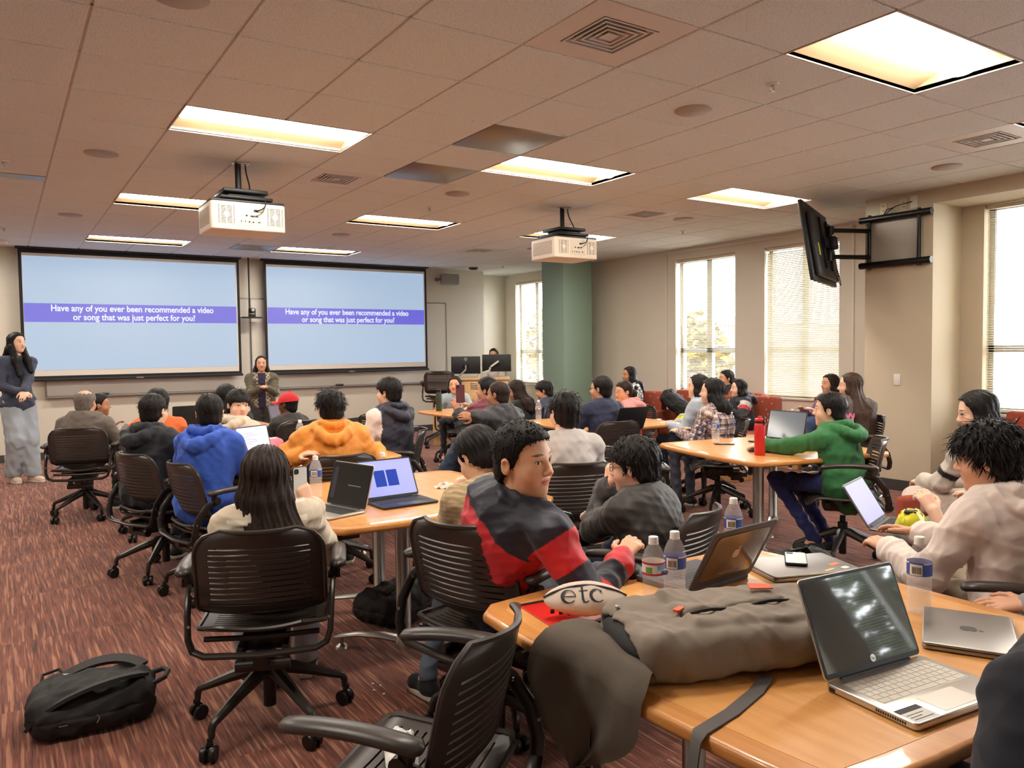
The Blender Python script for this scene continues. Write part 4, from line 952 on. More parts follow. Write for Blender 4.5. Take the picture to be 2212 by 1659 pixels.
def ik(a, t_, l1, l2, pole):
    d = t_-a; L = np.linalg.norm(d); mx = (l1+l2)*.995
    if L > mx: t_ = a+d/L*mx; L = mx; d = t_-a
    if L < .13: t_ = a+d/max(L, 1e-6)*.13; L = .13; d = t_-a
    x = (L*L+l1*l1-l2*l2)/(2*L); h = math.sqrt(max(l1*l1-x*x, 0)); u_ = d/L; p = pole-u_*(pole @ u_); p = unit(p)
    return a+u_*x+p*h, t_
def hand(F, w_, d, n, s, side, curl=.5, spread=1.0):
    """palm, four fingers and a thumb at wrist w_, pointing along d, back of the hand along n"""
    d = unit(d); n = unit(n-d*(n @ d)); b = np.cross(d, n)*side        # b points to the thumb side
    H = Field(); kw = .008
    for k, off in enumerate((.028, .010, -.009, -.026)):
        kn = w_+d*(.082-.004*abs(k-1.2))*s+b*off*s
        H.cap(w_+d*.012*s+b*off*.55*s, kn, .0135*s, .0112*s, .014)
        ln = (.072, .080, .074, .058)[k]*s; c0 = curl*(.75+.12*k); p = kn; th = c0*.55
        for i, (q, r0, r1) in enumerate(((.45, .0096, .0088), (.32, .0088, .0082), (.23, .0082, .0068))):
            dd = unit(d*math.cos(th)-n*math.sin(th)+b*off*1.5*spread); e = p+dd*ln*q; H.cap(p, e, r0*s, r1*s, .003); p = e; th += c0*.75
    t0 = w_+d*.018*s+b*.024*s; dt = unit(d*.62+b*.72-n*.35*curl); t1 = t0+dt*.040*s; dt2 = unit(d*.92+b*.25-n*.5*curl); t2 = t1+dt2*.030*s; t3 = t2+unit(d-n*.6*curl)*.022*s
    H.cap(t0, t1, .0145*s, .0115*s, .012).cap(t1, t2, .0105*s, .0098*s, .004).cap(t2, t3, .0098*s, .0075*s, .004)
    F.group(H, w_+d*.08*s, .16*s)
def solid(rgb): 
    c = V3(lin(rgb)); return lambda B: np.tile(c, (len(B['t']), 1))
PEOPLE = {}
M_sole = mat('shoe sole', (214, 208, 196), .6)
def person(key, label, px, py, D, body, head, top, hair, skin_='light', pitch=0, roll=0, lean=.06, s=None, bottom=(40, 42, 52), shoe=(40, 38, 38), L=None, R=None, LW=None, RW=None, curl=.5, sleeve=1.0, th=.014, tk='cloth', hood=False, collar=False,
           puff=False, stand=0.0, baggy=0.0, hip=None, legs=None, hs=1.0, vox=None, glasses=None, wide=1.0, shoulder=1.0, heading_abs=False, wr=1.0, show_legs=True, lnm='shirt', seat=.47, neck_dz=0.0, handn=None, hem=0.0, hidden=False, side=0.0, poles=None):
    vox = vox or min(max(D*.00125, .0031), .0105)
    tp = np.array(at_depth(px, py, D)); v = tp[:2]-np.array(CAM[:2]); ph = math.degrees(math.atan2(v[0], v[1]))
    hb = math.radians(body+ph); hh = math.radians(head+ph)
    fb = V3(math.sin(hb), math.cos(hb), 0); rb = V3(math.cos(hb), -math.sin(hb), 0); up = V3(0, 0, 1)
    fh = V3(math.sin(hh), math.cos(hh), 0); rh = V3(math.cos(hh), -math.sin(hh), 0)
    pt, rl = math.radians(pitch), math.radians(roll)
    f2 = fh*math.cos(pt)-up*math.sin(pt); u2 = up*math.cos(pt)+fh*math.sin(pt); r2 = rh*math.cos(rl)+u2*math.sin(rl); u3 = np.cross(r2, f2)
    Rh = np.stack([r2, f2, u3], 1).astype(f32)
    ztop = float(tp[2]); H = ztop if stand else None
    if s is None: s = stand and ztop/1.72 or min(max((ztop-.46)/.83, .74), 1.0)
    hc = V3(tp)-u3*(.122*hs)-up*.004                                    # head centre
    nb = hc-u3*(.070*hs)-fh*.010-up*(.050*s+neck_dz)-fb*.008               # neck base
    if hip is not None: o = V3(hip[0], hip[1], 0)
    else: o = V3(nb[0], nb[1], 0)-fb*lean+rb*side
    org = V3(o[0], o[1], 0); hc = hc-org; nb = nb-org
    P0 = V3(0, 0, (stand and .53*ztop) or seat+.095*s)
    ax = nb-P0; Ls = np.linalg.norm(ax); ua = ax/Ls; fa = unit(fb-ua*(fb @ ua)); ra = np.cross(fa, ua); Rt = np.stack([ra, fa, ua], 1).astype(f32)
    tw = .175*s*shoulder
    def B(x, y, t_): return P0+ua*(t_*Ls)+ra*x+fa*y
    bend = -.022*s
    rs = unit(ra*.35+rb*.65)
    SH = {q: nb-ua*.050*s-up*.028*s+rs*(q*tw*.93)+fa*.004 for q in (-1, 1)}
    arm = {}
    for q, rel, ab in ((1, R, RW), (-1, L, LW)):
        if ab is not None: tgt = V3(ab)-org
        else:
            rel = rel or (q*.13, .30*s+.06, .72 if not stand else P0[2]+.05); tgt = rb*rel[0]+fb*rel[1]+up*rel[2]
        pole = -up*.8+rb*q*.5-fb*.35 if not (poles and q in poles) else rb*poles[q][0]+fb*poles[q][1]+up*poles[q][2]
        e, w_ = ik(SH[q], tgt, .275*s, .245*s, pole); arm[q] = (SH[q], e, w_)
    leg = {}
    for q in (1, -1):
        hp_ = P0+rb*(q*.088*s)-up*.01
        if stand: an = hp_*V3(1, 1, 0)+up*.085+rb*(q*.01); kn = (hp_+an)/2+fb*.02
        else: kn = hp_+fb*(.42*s)+rb*(q*.05)+up*.015; an = kn*V3(1, 1, 0)+up*.095+fb*(-.03)
        if legs and q in legs: kn, an = [rb*a[0]+fb*a[1]+up*a[2] for a in legs[q]]
        leg[q] = (hp_, kn, an)
    def torso(F, e):
        F.cap(P0-ra*.075*s, P0+ra*.075*s, .108*s+e, None, .05); F.ell(B(0, bend*.5, .34), V3(.142*s*shoulder+e, .102*s+e, .20*s+e), Rt, .06)
        F.ell(B(0, bend, .66), V3(.160*s*shoulder+e, .108*s+e, .19*s+e), Rt, .06); F.cap(SH[-1], SH[1], .052*s+e*.8, None, .05)
        for q in (-1, 1): F.cap(nb-ua*.01, SH[q], .046*s+e*.5, .050*s+e*.5, .04)
    def arms(F, e, cut=2.0, k=.03):
        for q in (-1, 1):
            a, b, c_ = arm[q]
            if cut >= 1: F.cap(a, b, .050*s+e, .041*s+e, k); 
            else: F.cap(a, a+(b-a)*cut, .053*s+e, .050*s+e*1.25, k)
            if cut > 1: F.cap(b, b+(c_-b)*min(cut-1, 1), .041*s+e, (.031*s+e*.95), k)
    # ---- body: one continuous surface from crown to feet
    F = Field(); torso(F, -.012); arms(F, -.003, k=.015)
    F.cap(hc-u3*.05*hs-f2*.022*hs, nb-up*.02, .050*hs*wide**.5, .054*s, .03)
    for q in (-1, 1):
        a, b, c_ = leg[q]; F.cap(a, b, .064*s, .044*s).cap(b, c_, .042*s, .034*s).cap(c_, c_-up*.03+fb*.05, .034*s, .03*s)
        a, b, c_ = arm[q]; d = unit(c_-b); n = (handn or {}).get(q); n = V3(n[0]*rb+n[1]*fb+n[2]*up) if n else up*.85+rb*q*.3-fb*.2
        hand(F, c_, unit(d+fb*.15*(1 if not stand else .1)) if not n is None and handn is None else d, n, s*.98, -q, curl if not isinstance(curl, dict) else curl[q])
    F.group(head_field(Rh, hc, hs, wide), hc, .20*hs)
    allp = [P0, hc+V3(0, 0, .15), hc-V3(0, 0, .15)]+[p for q in arm.values() for p in q]+[p for q in leg.values() for p in q]
    lo = np.min(allp, 0)-.20; hi = np.max(allp, 0)+.20; lo[2] = max(lo[2], -.02)
    vs, Q = surface(F, lo, hi, vox)
    q = ((vs-hc) @ Rh)/hs; far = np.linalg.norm(q, axis=1) > .155; hp = q.copy(); hp[far] = (0, -1, 0)
    body_o = np_mesh('person', vs, Q, SK[skin_], None, hp=hp); body_o.location = org.tolist(); tag(body_o, label, 'person')
    # ---- clothes
    vc = max(vox*1.15, .0042); seed = len(PEOPLE)+3
    F = Field(); torso(F, th); arms(F, th*.8, 1+sleeve*.93 if sleeve > .6 else sleeve)
    if sleeve > .6:
        for q_ in (-1, 1):
            a, b, c_ = arm[q_]; d = unit(c_-b); F.cap(c_-d*.045, c_-d*.016, .033*s+th*.9, .033*s+th*.7, .008)
    if hood:
        for pts_, rr, kk in ((((.06, .075, -.05), (.092, .03, -.02), (.108, -.05, -.012), (.085, -.125, -.05), (.04, -.155, -.085), (0, -.162, -.095)), (.022, .028, .034, .040, .044, .046), .012), (((.035, .075, -.03), (.066, .04, .004), (.080, -.03, .022), (.06, -.092, .012), (.03, -.112, .0), (0, -.116, -.004)), (.016, .020, .025, .028, .029, .029), .007)):
            for q_ in (-1, 1): F.chain([nb+(ra*x*q_+fa*(y-.012 if y < 0 else y)+ua*z)*1.0 for x, y, z in pts_], list(rr), kk)
    elif collar: F.chain([nb+ra*.062*math.sin(k*.785)+fa*(.058*math.cos(k*.785)-.012)+ua*(.012-.012*math.cos(k*.785)) for k in range(9)], .015, .012)
    if hem: F.cap(P0-ua*hem*.2-ra*.06, P0-ua*hem-ra*.02, .11*s, .10*s, .05).cap(P0-ua*hem*.2+ra*.06, P0-ua*hem+ra*.02, .11*s, .10*s, .05)
    un = unit(hc-nb)
    def post(P, d):
        qx = P-nb; t_ = qx @ un; r = np.linalg.norm(qx-t_[:, None]*un, axis=1)
        d = d-wnoise(P, seed, .13 if tk != 'shell' else .12, .0042 if tk != 'shell' else .0042)*min(th/.014, 1.4)-wnoise(P, seed+50, .045, .0016)
        if puff:
            tt = ((P-P0) @ ua); aq = np.minimum(np.linalg.norm(P-arm[1][1], axis=1), np.linalg.norm(P-arm[-1][1], axis=1)); d = d-.009*np.abs(np.sin(np.where(aq < .24*s, aq, tt)*math.pi/.062))+.004
        lim = .022 if not (hood or collar) else .045
        d = np.where(r < .14, np.maximum(d, t_-lim), d)
        return np.maximum(d, (.050*s+.004)-np.where((t_ > -.045) & (t_ < .2), r, 9)) if True else d
    F.post.append(post); vs, Q = surface(F, lo, hi, vc)
    rel = vs-P0; I = {'t': rel @ ua/Ls, 'x': rel @ ra, 'y': rel @ fa, 'z': rel[:, 2], 'p': vs, 'arm': np.zeros(len(vs), f32)-1, 'side': np.sign(rel @ ra), 's': s, 'neck': np.linalg.norm(vs-nb, axis=1)}
    best = np.full(len(vs), 9.0)
    for q_ in (-1, 1):
        a, b, c_ = arm[q_]
        for k, (u0, u1) in enumerate(((a, b), (b, c_))):
            ba = u1-u0; h = np.clip((vs-u0) @ ba/(ba @ ba), 0, 1); dd = np.linalg.norm(vs-u0-h[:, None]*ba, axis=1); m2 = (dd < best) & (dd < .085*s+th) & ((k == 1) | (h > .22) | (np.abs(I['x']) > tw*.95)); best[m2] = dd[m2]; I['arm'][m2] = k+h[m2]; I['side'][m2] = q_
    top_o = np_mesh(lnm, vs, Q, CL[tk], body_o, col=(top if callable(top) else solid(top))(I))
    if show_legs:
        F = Field(); F.cap(P0-rb*.07*s, P0+rb*.07*s, .098*s+.008, None, .04)
        for q_ in (-1, 1): a, b, c_ = leg[q_]; F.cap(a, b, .086*s+baggy*.6, .062*s+baggy, .03).cap(b, c_+up*.01, .060*s+baggy, .046*s+baggy, .03)
        F.post.append(lambda P, d: np.maximum(d-wnoise(P, seed+9, .09, .006), (.07+.0*P[:, 2])-P[:, 2])); vs, Q = surface(F, lo, hi, max(vc, .006))
        c = V3(lin(bottom)) if not callable(bottom) else None
        cols = np.tile(c, (len(vs), 1)) if c is not None else bottom({'p': vs, 'z': vs[:, 2], 'x': (vs-P0) @ rb, 'y': (vs-P0) @ fb, 'leg': leg})
        np_mesh('trousers', vs, Q, CL['jersey'], body_o, col=cols)
        for q_ in (-1, 1):
            a, b, c_ = leg[q_]; fd = unit(fb+rb*q_*.15); g_ = c_*V3(1, 1, 0)+up*max(c_[2]-.095, 0)
            F = Field().cap(g_+fd*-.035*s+up*.045, g_+fd*.13*s+up*.035, .036*s, .034*s, .03).cap(g_+up*.05, g_+up*.10, .040*s, .036*s, .03).ell(g_+fd*.11*s+up*.035, V3(.042, .042, .032)*s, None, .03); F.post.append(lambda P, d: np.maximum(d, g_[2]+.012-P[:, 2]))
            v2, Q2 = surface(F, g_-.2, g_+.25, max(vc, .005)); sh = np_mesh('shoe', v2, Q2, CL['cloth'], body_o, col=np.tile(V3(lin(shoe)), (len(v2), 1)))
            MB().prism([tuple((g_+fd*y_*s+np.cross(fd, up)*x_*s)[:2]) for x_, y_ in ((.03, -.07), (.038, 0), (.047, .11), (.03, .16), (0, .172), (-.03, .16), (-.045, .11), (-.036, 0), (-.028, -.07))], g_[2]+.001, g_[2]+.024, bev=.005).build('sole', M_sole, sh)
    if hair: make_hair(parent=body_o, Rh=Rh, c=hc, hs=hs, vox=max(vox*1.0, .0036), seed=seed, wide=wide, nb=nb, Rt=Rt, ps=s, th=th+(.05 if hood else 0), **hair)
    if glasses:
        g_ = MB()
        def W(x, y, z): return Vector((hc+Rh @ (V3(x, y, z)*hs)).tolist())
        for q_ in (-1, 1):
            g_.tube([W(q_*.032+.019*math.cos(a/14*6.2832), .093-.004*abs(math.cos(a/14*6.2832)), .006+.016*math.sin(a/14*6.2832)) for a in range(15)], .0016, 5, caps=False)
            g_.tube([W(q_*.051, .088, .010), W(q_*.074, .055, .010), W(q_*.080, -.005, .012)], .0016, 5)
        g_.tube([W(-.013, .095, .008), W(0, .097, .011), W(.013, .095, .008)], .0016, 5).build('glasses', glasses, body_o)
    PEOPLE[key] = dict(o=body_o, org=org, hc=hc+org, nb=nb+org, P0=P0+org, Rh=Rh, Rt=Rt, hs=hs, s=s, arm={k: [p+org for p in v] for k, v in arm.items()}, fb=fb, rb=rb, leg={k: [p+org for p in v] for k, v in leg.items()}, Ls=Ls)
    return PEOPLE[key]
# ================================================================ who sits where
def boy_shirt(I):
    N_, R_ = V3(lin((34, 36, 52))), V3(lin((206, 38, 48))); t, a = I['t'], I['arm']; n = len(t); c = np.tile(N_, (n, 1))
    red = (a < 0) & (t < .86-.5*np.abs(I['x'])) & (t > .42); red |= (a >= .08) & (a < .50); red |= (a >= .93) & (a < 1.28); red |= (a >= 1.68)
    c[red] = R_; c[(I['neck'] < .060)] = V3(lin((226, 220, 214))); return c
def stripes(base, lines):
    def f(I):
        c = np.tile(V3(lin(base)), (len(I['t']), 1)); t = np.where(I['arm'] >= 0, I['arm']*.25+.02, I['z'])
        k = (np.abs((t/.065) % 1-.5) < .16) & ((I['arm'] < 0) & (I['t'] > .45) | (I['arm'] >= 0) & (I['arm'] < .8)); c[k] = V3(lin(lines)); return c
    return f
def waffle(I):
    c = np.tile(V3(lin((206, 180, 140))), (len(I['t']), 1)); p = I['p']; k = (np.sin(p[:, 2]*330) > .3) | (np.sin((p[:, 0]+p[:, 1])*330) > .3); c[k] *= .72; return c
def plaid(I):
    p = I['p']; u = np.where(I['arm'] >= 0, I['arm']*.26, I['z']); v = I['x']*1.0+I['y']*.8; c = np.tile(V3(lin((226, 216, 212))), (len(u), 1))
    for f_, w_, q in ((u, .045, (112, 104, 130)), (v, .045, (112, 104, 130)), (u+.016, .045, (176, 150, 130)), (v+.016, .045, (176, 150, 130))):
        k = np.abs((f_/w_) % 1-.5) < .13; c[k] *= V3(lin(q))/.75
    return c
def floral(I):
    p = I['p']; k = (np.sin(p[:, 0]*70+2*np.sin(p[:, 2]*50))*np.sin(p[:, 2]*62+2*np.sin(p[:, 1]*60)) + .5*np.sin(p[:, 1]*110)) > .05
    c = np.tile(V3(lin((24, 22, 26))), (len(p), 1)); c[k] = V3(lin((226, 222, 220))); return c
def split(lo_, hi_, tz, arm=None, arms=()):
    def f(I):
        c = np.tile(V3(lin(hi_)), (len(I['t']), 1)); c[(I['t'] < tz) & (I['arm'] < 0)] = V3(lin(lo_))
        for a0, a1, q in arms: c[(I['arm'] >= a0) & (I['arm'] < a1)] = V3(lin(q))
        return c
    return f
def track(I):
    c = np.tile(V3(lin((38, 38, 56))), (len(I['t']), 1)); k = (I['arm'] >= 0) & (I['side'] < 0); c[k] = V3(lin((224, 212, 206))); k &= (I['arm'] > 1.25) & (I['arm'] < 1.45); c[k] = V3(lin((168, 190, 206))); return c
def jean(I): return None
def sweats(I):
    c = np.tile(V3(lin((128, 118, 110))), (len(I['p']), 1)); a, b, d = I['leg'][1]; q = np.abs(I['p'][:, 2]-np.interp(I['y'], [0, .5], [b[2]-.01, b[2]-.03])) < .028; c[q & (I['x'] > .12)] = V3(lin((24, 24, 26))); return c
def cardi(I):
    c = np.tile(V3(lin((92, 84, 66))), (len(I['t']), 1)); p = I['p']
    k = (I['arm'] < 0) & (np.abs(I['x']) < .055+.02*(1-I['t'])) & (I['y'] > .02); c[k] = V3(lin((48, 36, 62)))
    e = (I['arm'] < 0) & (I['y'] > .02) & (np.abs(np.abs(I['x'])-.085) < .03) & (np.sin(p[:, 2]*110)*np.sin(p[:, 0]*120) > -.1); e |= (I['arm'] > .85) & (I['arm'] < 1.1) & (np.sin(p[:, 2]*130)*np.sin(p[:, 0]*140) > .0); c[e] = V3(lin((176, 164, 146))); return c
SB = dict
M_gl = mat('glasses frame', (30, 28, 30), .3); M_glp = mat('pale glasses frame', (190, 150, 150), .3)
P_ = person
P_('boy34', 'person: boy in red and navy colour block shirt leaning on the front table', 1131, 911, 2.55, 52, 125, boy_shirt, SB(style='buzz', spike=.0006, locks=900), 'main', pitch=3, roll=-3, hip=(1.10, -1.46), s=.95, RW=(1.33, -1.90, .80), L=(-.10, .34, .62), th=.026, collar=True, hs=1.04, wide=1.07, vox=.0031, bottom=(84, 90, 98), curl=.55, lnm='rugby_shirt', shoulder=1.1, tk='shell', seat=.52)
P_('girl36', 'person: long haired girl from behind in a cream striped sweater, holding up a phone', 573, 962, 3.08, 0, 12, stripes((214, 200, 178), (240, 232, 214)), SB(style='long', L=.40, mk='brown', sway=.06, thick=.012), 'light', RW=tuple(at_depth(668, 1088, 3.30)), L=(-.16, .32, .66), th=.024, tk='jersey', curl=.75, s=.9, bottom=(150, 150, 160), hip=(.54, -.64), lnm='sweater', handn={1: (.2, -.6, .3), -1: (-.2, -.3, .8)}, baggy=.02, poles={1: (.35, -.1, -1)})
P_('girl35', 'person: girl bowing her head in a tan waffle knit sweater, hair in a low ponytail', 1010, 931, 3.35, -25, -42, waffle, SB(style='pony', L=.10, thick=.016, sway=.03), 'light', pitch=32, lean=.13, th=.024, tk='jersey', L=(-.05, .32, .86), R=(.16, .34, .76), curl=.9, s=.88, bottom=(92, 104, 118), shoe=(26, 26, 28), lnm='sweater', legs={-1: ((-.06, .40, .54), (-.22, .28, .10)), 1: ((.10, .40, .54), (.12, .36, .10))})
P_('boy33', 'person: boy with thick black hair and glasses in a dark grey rain jacket', 1362, 946, 3.35, -48, -72, solid((58, 54, 52)), SB(style='fringe', locks=420, thick=.018, spike=.0015), 'light', pitch=6, lean=.10, s=.86, th=.030, tk='shell', glasses=M_gl, L=(-.02, .26, .90), R=(.10, .40, .70), curl=1.0, collar=True, lnm='jacket', bottom=(36, 42, 64))
P_('boy19', 'person: boy in a plain light grey t-shirt seen from behind, black hair', 1219, 845, 4.5, -8, -28, solid((196, 188, 184)), SB(style='fringe', locks=220, thick=.013, spike=.001), 'light', s=.95, th=.016, sleeve=.62, tk='jersey', lnm='t_shirt', bottom=(110, 112, 124), lean=.05)
P_('boy31', 'person: boy with tousled black hair in a white hoodie at the right edge', 2122, 917, 2.82, -62, -82, solid((230, 214, 204)), SB(style='messy', locks=1100, thick=.022, spike=.004), 'tan', pitch=8, lean=.08, s=.98, th=.030, hood=True, lnm='hoodie', L=(-.12, .42, .70), RW=None, R=(.14, .46, .72), bottom=(150, 136, 120), baggy=.015, vox=.0034, hs=1.02)
P_('man_lap', 'person: person in black t-shirt and grey sweatpants with a laptop on the lap', 2190, 975, 3.5, -58, -75, solid((24, 23, 27)), SB(style='fringe', thick=.012), 'light', s=.98, sleeve=.55, th=.022, lnm='t_shirt', LW=tuple(at_depth(2018, 1105, 3.45)), R=(.10, .30, .70), bottom=sweats, shoe=(226, 214, 196), baggy=.03, legs={1: ((.20, .46, .60), (-.10, .52, .50)), -1: ((-.12, .50, .55), (-.05, .66, .10))}, curl=.9)
P_('girl30', 'person: girl with long straight black hair in a light grey hoodie, looking down', 2098, 845, 4.45, -55, -98, split((196, 184, 172), (200, 190, 178), .4, arms=((.62, .76, (30, 30, 34)),)), SB(style='long', L=.26, thick=.010), 'down', pitch=14, lean=.08, s=.95, th=.024, hood=True, lnm='hoodie', L=(-.06, .42, .66), R=(.06, .40, .66), curl=.7, bottom=(214, 196, 184), baggy=.02, shoe=(226, 218, 206))
P_('boy29', 'person: boy in a green hoodie and navy trousers reaching for a mouse', 1791, 847, 5.35, -62, -82, solid((52, 116, 66)), SB(style='crop', locks=160, thick=.012), 'light', lean=.10, s=.92, th=.028, hood=True, lnm='hoodie', LW=(4.18, -.16, .775), R=(.10, .40, .76), curl=.6, bottom=(34, 40, 92), shoe=(44, 46, 54), hem=.12, legs={-1: ((-.10, .46, .54), (-.14, .14, .16)), 1: ((.10, .42, .5), (.12, .18, .12))})
P_('girl28', 'person: girl with very long brown hair in a brown hoodie with pink lettering', 1836, 805, 7.2, -22, -86, solid((98, 86, 84)), SB(style='long', L=.50, mk='sun', thick=.010, sway=.13), 'light', th=.026, collar=True, lnm='hoodie', s=.95)
P_('wom27', 'person: older woman with short dark hair in a mauve top seated by the window', 1792, 807, 9.3, -125, -120, solid((132, 96, 120)), SB(style='bob', L=.10, mk='brown', thick=.012), 'tan', th=.022, lnm='jacket', bottom=(56, 72, 104), baggy=.02, s=.95)
P_('child26', 'person: small child in a black, white and red jacket held by the woman', 1595, 819, 9.7, -120, -105, split((30, 32, 42), (30, 32, 42), .5, arms=((.05, .30, (226, 220, 220)), (.30, .55, (196, 50, 56)))), SB(style='bob', L=.09, thick=.012), 'light', s=.76, hs=.95, th=.030, tk='shell', lnm='jacket', hood=True, bottom=(34, 44, 74))
P_('wom25', 'person: woman with tied back dark hair in a black and orange jacket', 1568, 798, 10.4, -120, -112, split((168, 92, 52), (40, 38, 42), .80, arms=((.0, 3, (168, 92, 52)),)), SB(style='pony', L=.03, thick=.008), 'tan', s=.95, th=.022, hood=True, lnm='jacket')
P_('girl24', 'person: girl with shoulder length black hair in a pale plaid shirt', 1537, 817, 7.0, -64, -84, plaid, SB(style='long', L=.20, thick=.014), 'light', s=.92, th=.020, collar=True, lnm='plaid_shirt', bottom=(60, 62, 74))
P_('girl23', 'person: girl with long black hair in a pale grey hoodie, profile to the left', 1507, 809, 7.7, -70, -84, solid((176, 184, 196)), SB(style='long', L=.26, thick=.012), 'light', s=.94, th=.022, hood=True, lnm='hoodie')
P_('wom22', 'person: woman with long dark hair in a black and white floral top, smiling', 1359, 791.6, 11.1, -115, -110, floral, SB(style='long', L=.26, thick=.010), 'brown', s=.97, th=.020, lnm='blouse')
P_('girl21', 'person: girl in pale glasses with a pink hood and teal sleeves', 1344, 823, 8.7, -100, -118, split((196, 62, 66), (226, 158, 156), .45, arms=((.1, .9, (40, 128, 132)), (.9, 1.4, (196, 62, 66)))), SB(style='pony', L=.12, mk='brown', thick=.010), 'tan', s=.8, th=.024, hood=True, lnm='hoodie', glasses=M_glp, pitch=8)
P_('man20', 'person: man in glasses wearing a navy sweater with a maroon lower half', 1297, 811, 7.15, -36, -66, split((96, 34, 46), (40, 44, 70), .42), SB(style='crop', thick=.012), 'tan', s=.97, th=.022, collar=True, lnm='sweater', glasses=M_gl, bottom=(60, 60, 68), L=(-.16, .34, .82), R=(.1, .36, .8))
P_('boy17', 'person: boy with a small tuft of hair in a navy jacket by the column', 1171, 822, 9.0, -52, -80, solid((58, 66, 88)), SB(style='fringe', thick=.014), 'tan', s=.84, th=.026, tk='shell', collar=True, lnm='jacket', pitch=10)
P_('girl16', 'person: girl with long brown hair in a black vest and teal sleeves', 1109, 822, 8.9, -60, -82, split((28, 30, 32), (28, 30, 32), .4, arms=((.12, 3, (110, 176, 178)),)), SB(style='long', L=.26, mk='brown', thick=.012), 'brown', s=.84, th=.022, lnm='vest', pitch=14)
P_('mar15', 'person: black haired person in a maroon puffer jacket beyond the man with the phone', 1050, 815, 7.5, -38, -72, solid((112, 42, 54)), SB(style='crop', thick=.016), 'tan', s=.95, th=.034, puff=True, tk='shell', collar=True, lnm='puffer_jacket', L=(-.05, .34, .86), R=(.15, .3, .76))
P_('man14', 'person: man in a black puffer jacket raising a phone with both hands', 1076, 823, 6.7, -38, -62, solid((38, 37, 41)), SB(style='crop', mk='brown', thick=.006), 'brown', roll=-6, s=1.0, th=.036, puff=True, tk='shell', collar=True, lnm='puffer_jacket', LW=tuple(at_depth(990, 892, 6.45)), RW=tuple(at_depth(1012, 900, 6.35)), curl=.7, bottom=(58, 72, 92), baggy=.02, shoe=(214, 208, 200), legs={-1: ((-.16, .44, .60), (-.42, .62, .12)), 1: ((.06, .46, .52), (.06, .44, .10))}, handn={-1: (-.2, -1, .2), 1: (.4, -1, .2)})
P_('girl13', 'person: girl with long black hair in a pale blue t-shirt facing the camera', 982, 812, 10.4, -172, -170, solid((158, 172, 182)), SB(style='long', L=.26, mk='brown', thick=.010), 'tan', s=.84, th=.018, sleeve=.6, lnm='t_shirt', R=(.2, .26, .76), L=(-.2, .26, .76))
P_('boy12', 'person: tall boy in a navy jacket with a white sleeve stripe, turned left', 838, 816, 6.5, -40, -60, track, SB(style='fringe', locks=120, thick=.018), 'light', s=1.0, th=.026, hood=True, tk='shell', lnm='track_jacket', L=(-.12, .30, .74), bottom=(36, 38, 54))
P_('boy11', 'person: boy in a bright orange hooded jacket seen from behind', 712, 841, 5.15, -6, -16, solid((236, 148, 48)), SB(style='messy', locks=420, thick=.014, spike=.0015), 'light', s=.97, th=.034, hood=True, tk='shell', lnm='hooded_jacket', LW=tuple(at_depth(648, 985, 5.0)), RW=tuple(at_depth(812, 968, 5.45)), bottom=(120, 108, 100), shoulder=1.08)
P_('cap10', 'person: child in a red baseball cap and dark grey top', 621, 847, 7.6, -25, -55, solid((66, 62, 58)), SB(style='crop', thick=.004), 'dark', s=.82, th=.020, lnm='t_shirt', hs=.97)
P_('boy9', 'person: boy in a beige hoodie turning round to face the camera', 517, 842, 6.2, 40, 158, solid((206, 192, 172)), SB(style='fringe', locks=160, thick=.016), 'light', s=.9, th=.026, hood=True, lnm='hoodie', pitch=4, roll=4)
P_('dark8', 'person: black haired person from behind, half hidden by the boy in beige', 489, 830, 7.0, 5, 8, solid((30, 29, 32)), SB(style='long', L=.16, thick=.016), 'tan', s=.93, th=.02, lnm='top')
P_('boy7', 'person: boy in a bright blue hoodie seen from behind, both ears showing', 452, 849, 4.9, 30, 4, solid((54, 92, 190)), SB(style='crop', locks=160, thick=.008), 'light', s=.95, th=.030, hood=True, lnm='hoodie', LW=None, L=(-.18, .36, .76), R=(.1, .38, .76), bottom=(40, 52, 96), hem=.06, lean=.07)
P_('boy6', 'person: boy with glasses in a black hoodie seen from behind', 331, 849, 5.35, 48, 34, solid((32, 33, 38)), SB(style='crop', locks=160, thick=.008), 'light', s=.94, th=.030, hood=True, lnm='hoodie', glasses=M_gl, bottom=(38, 40, 50))
P_('p5', 'person: person in an orange shirt hidden behind the black hoodie boy', 340, 839, 6.5, 8, 8, solid((226, 112, 58)), SB(style='messy', thick=.016), 'light', s=.93, th=.02, lnm='t_shirt', sleeve=.6)
P_('boy4', 'person: boy in profile facing right behind the grey haired man', 214, 850, 8.2, 60, 88, solid((110, 104, 98)), SB(style='buzz'), 'brown', s=.8, th=.02, lnm='t_shirt')
P_('man3', 'person: grey haired balding man in a grey brown shirt seen from behind', 184, 841, 7.2, 22, 28, solid((104, 94, 86)), SB(style='ring', mk='grey', thick=.010), 'tan', s=1.0, th=.024, lnm='shirt', collar=True, L=(-.2, .3, .74), R=(.30, .30, .70), shoulder=1.1, bottom=(56, 52, 52), wide=1.05)
P_('wom1', 'person: standing woman in a navy top and baggy light jeans at the left edge', 36, 718, 9.15, 150, 138, solid((64, 68, 86)), SB(style='long', L=.46, thick=.012, front=True), 'light', stand=1, neck_dz=.035, s=1.0, th=.020, lnm='sweater', tk='jersey', LW=tuple(at_depth(52, 848, 8.95)), RW=tuple(at_depth(44, 846, 8.95)), bottom=(158, 166, 174), baggy=.045, shoe=(222, 200, 180), hem=.03, lean=0, legs={1: ((.10, .10, .50), (.09, .0, .095)), -1: ((-.04, .12, .50), (-.05, .15, .095))}, curl=.8, roll=2)
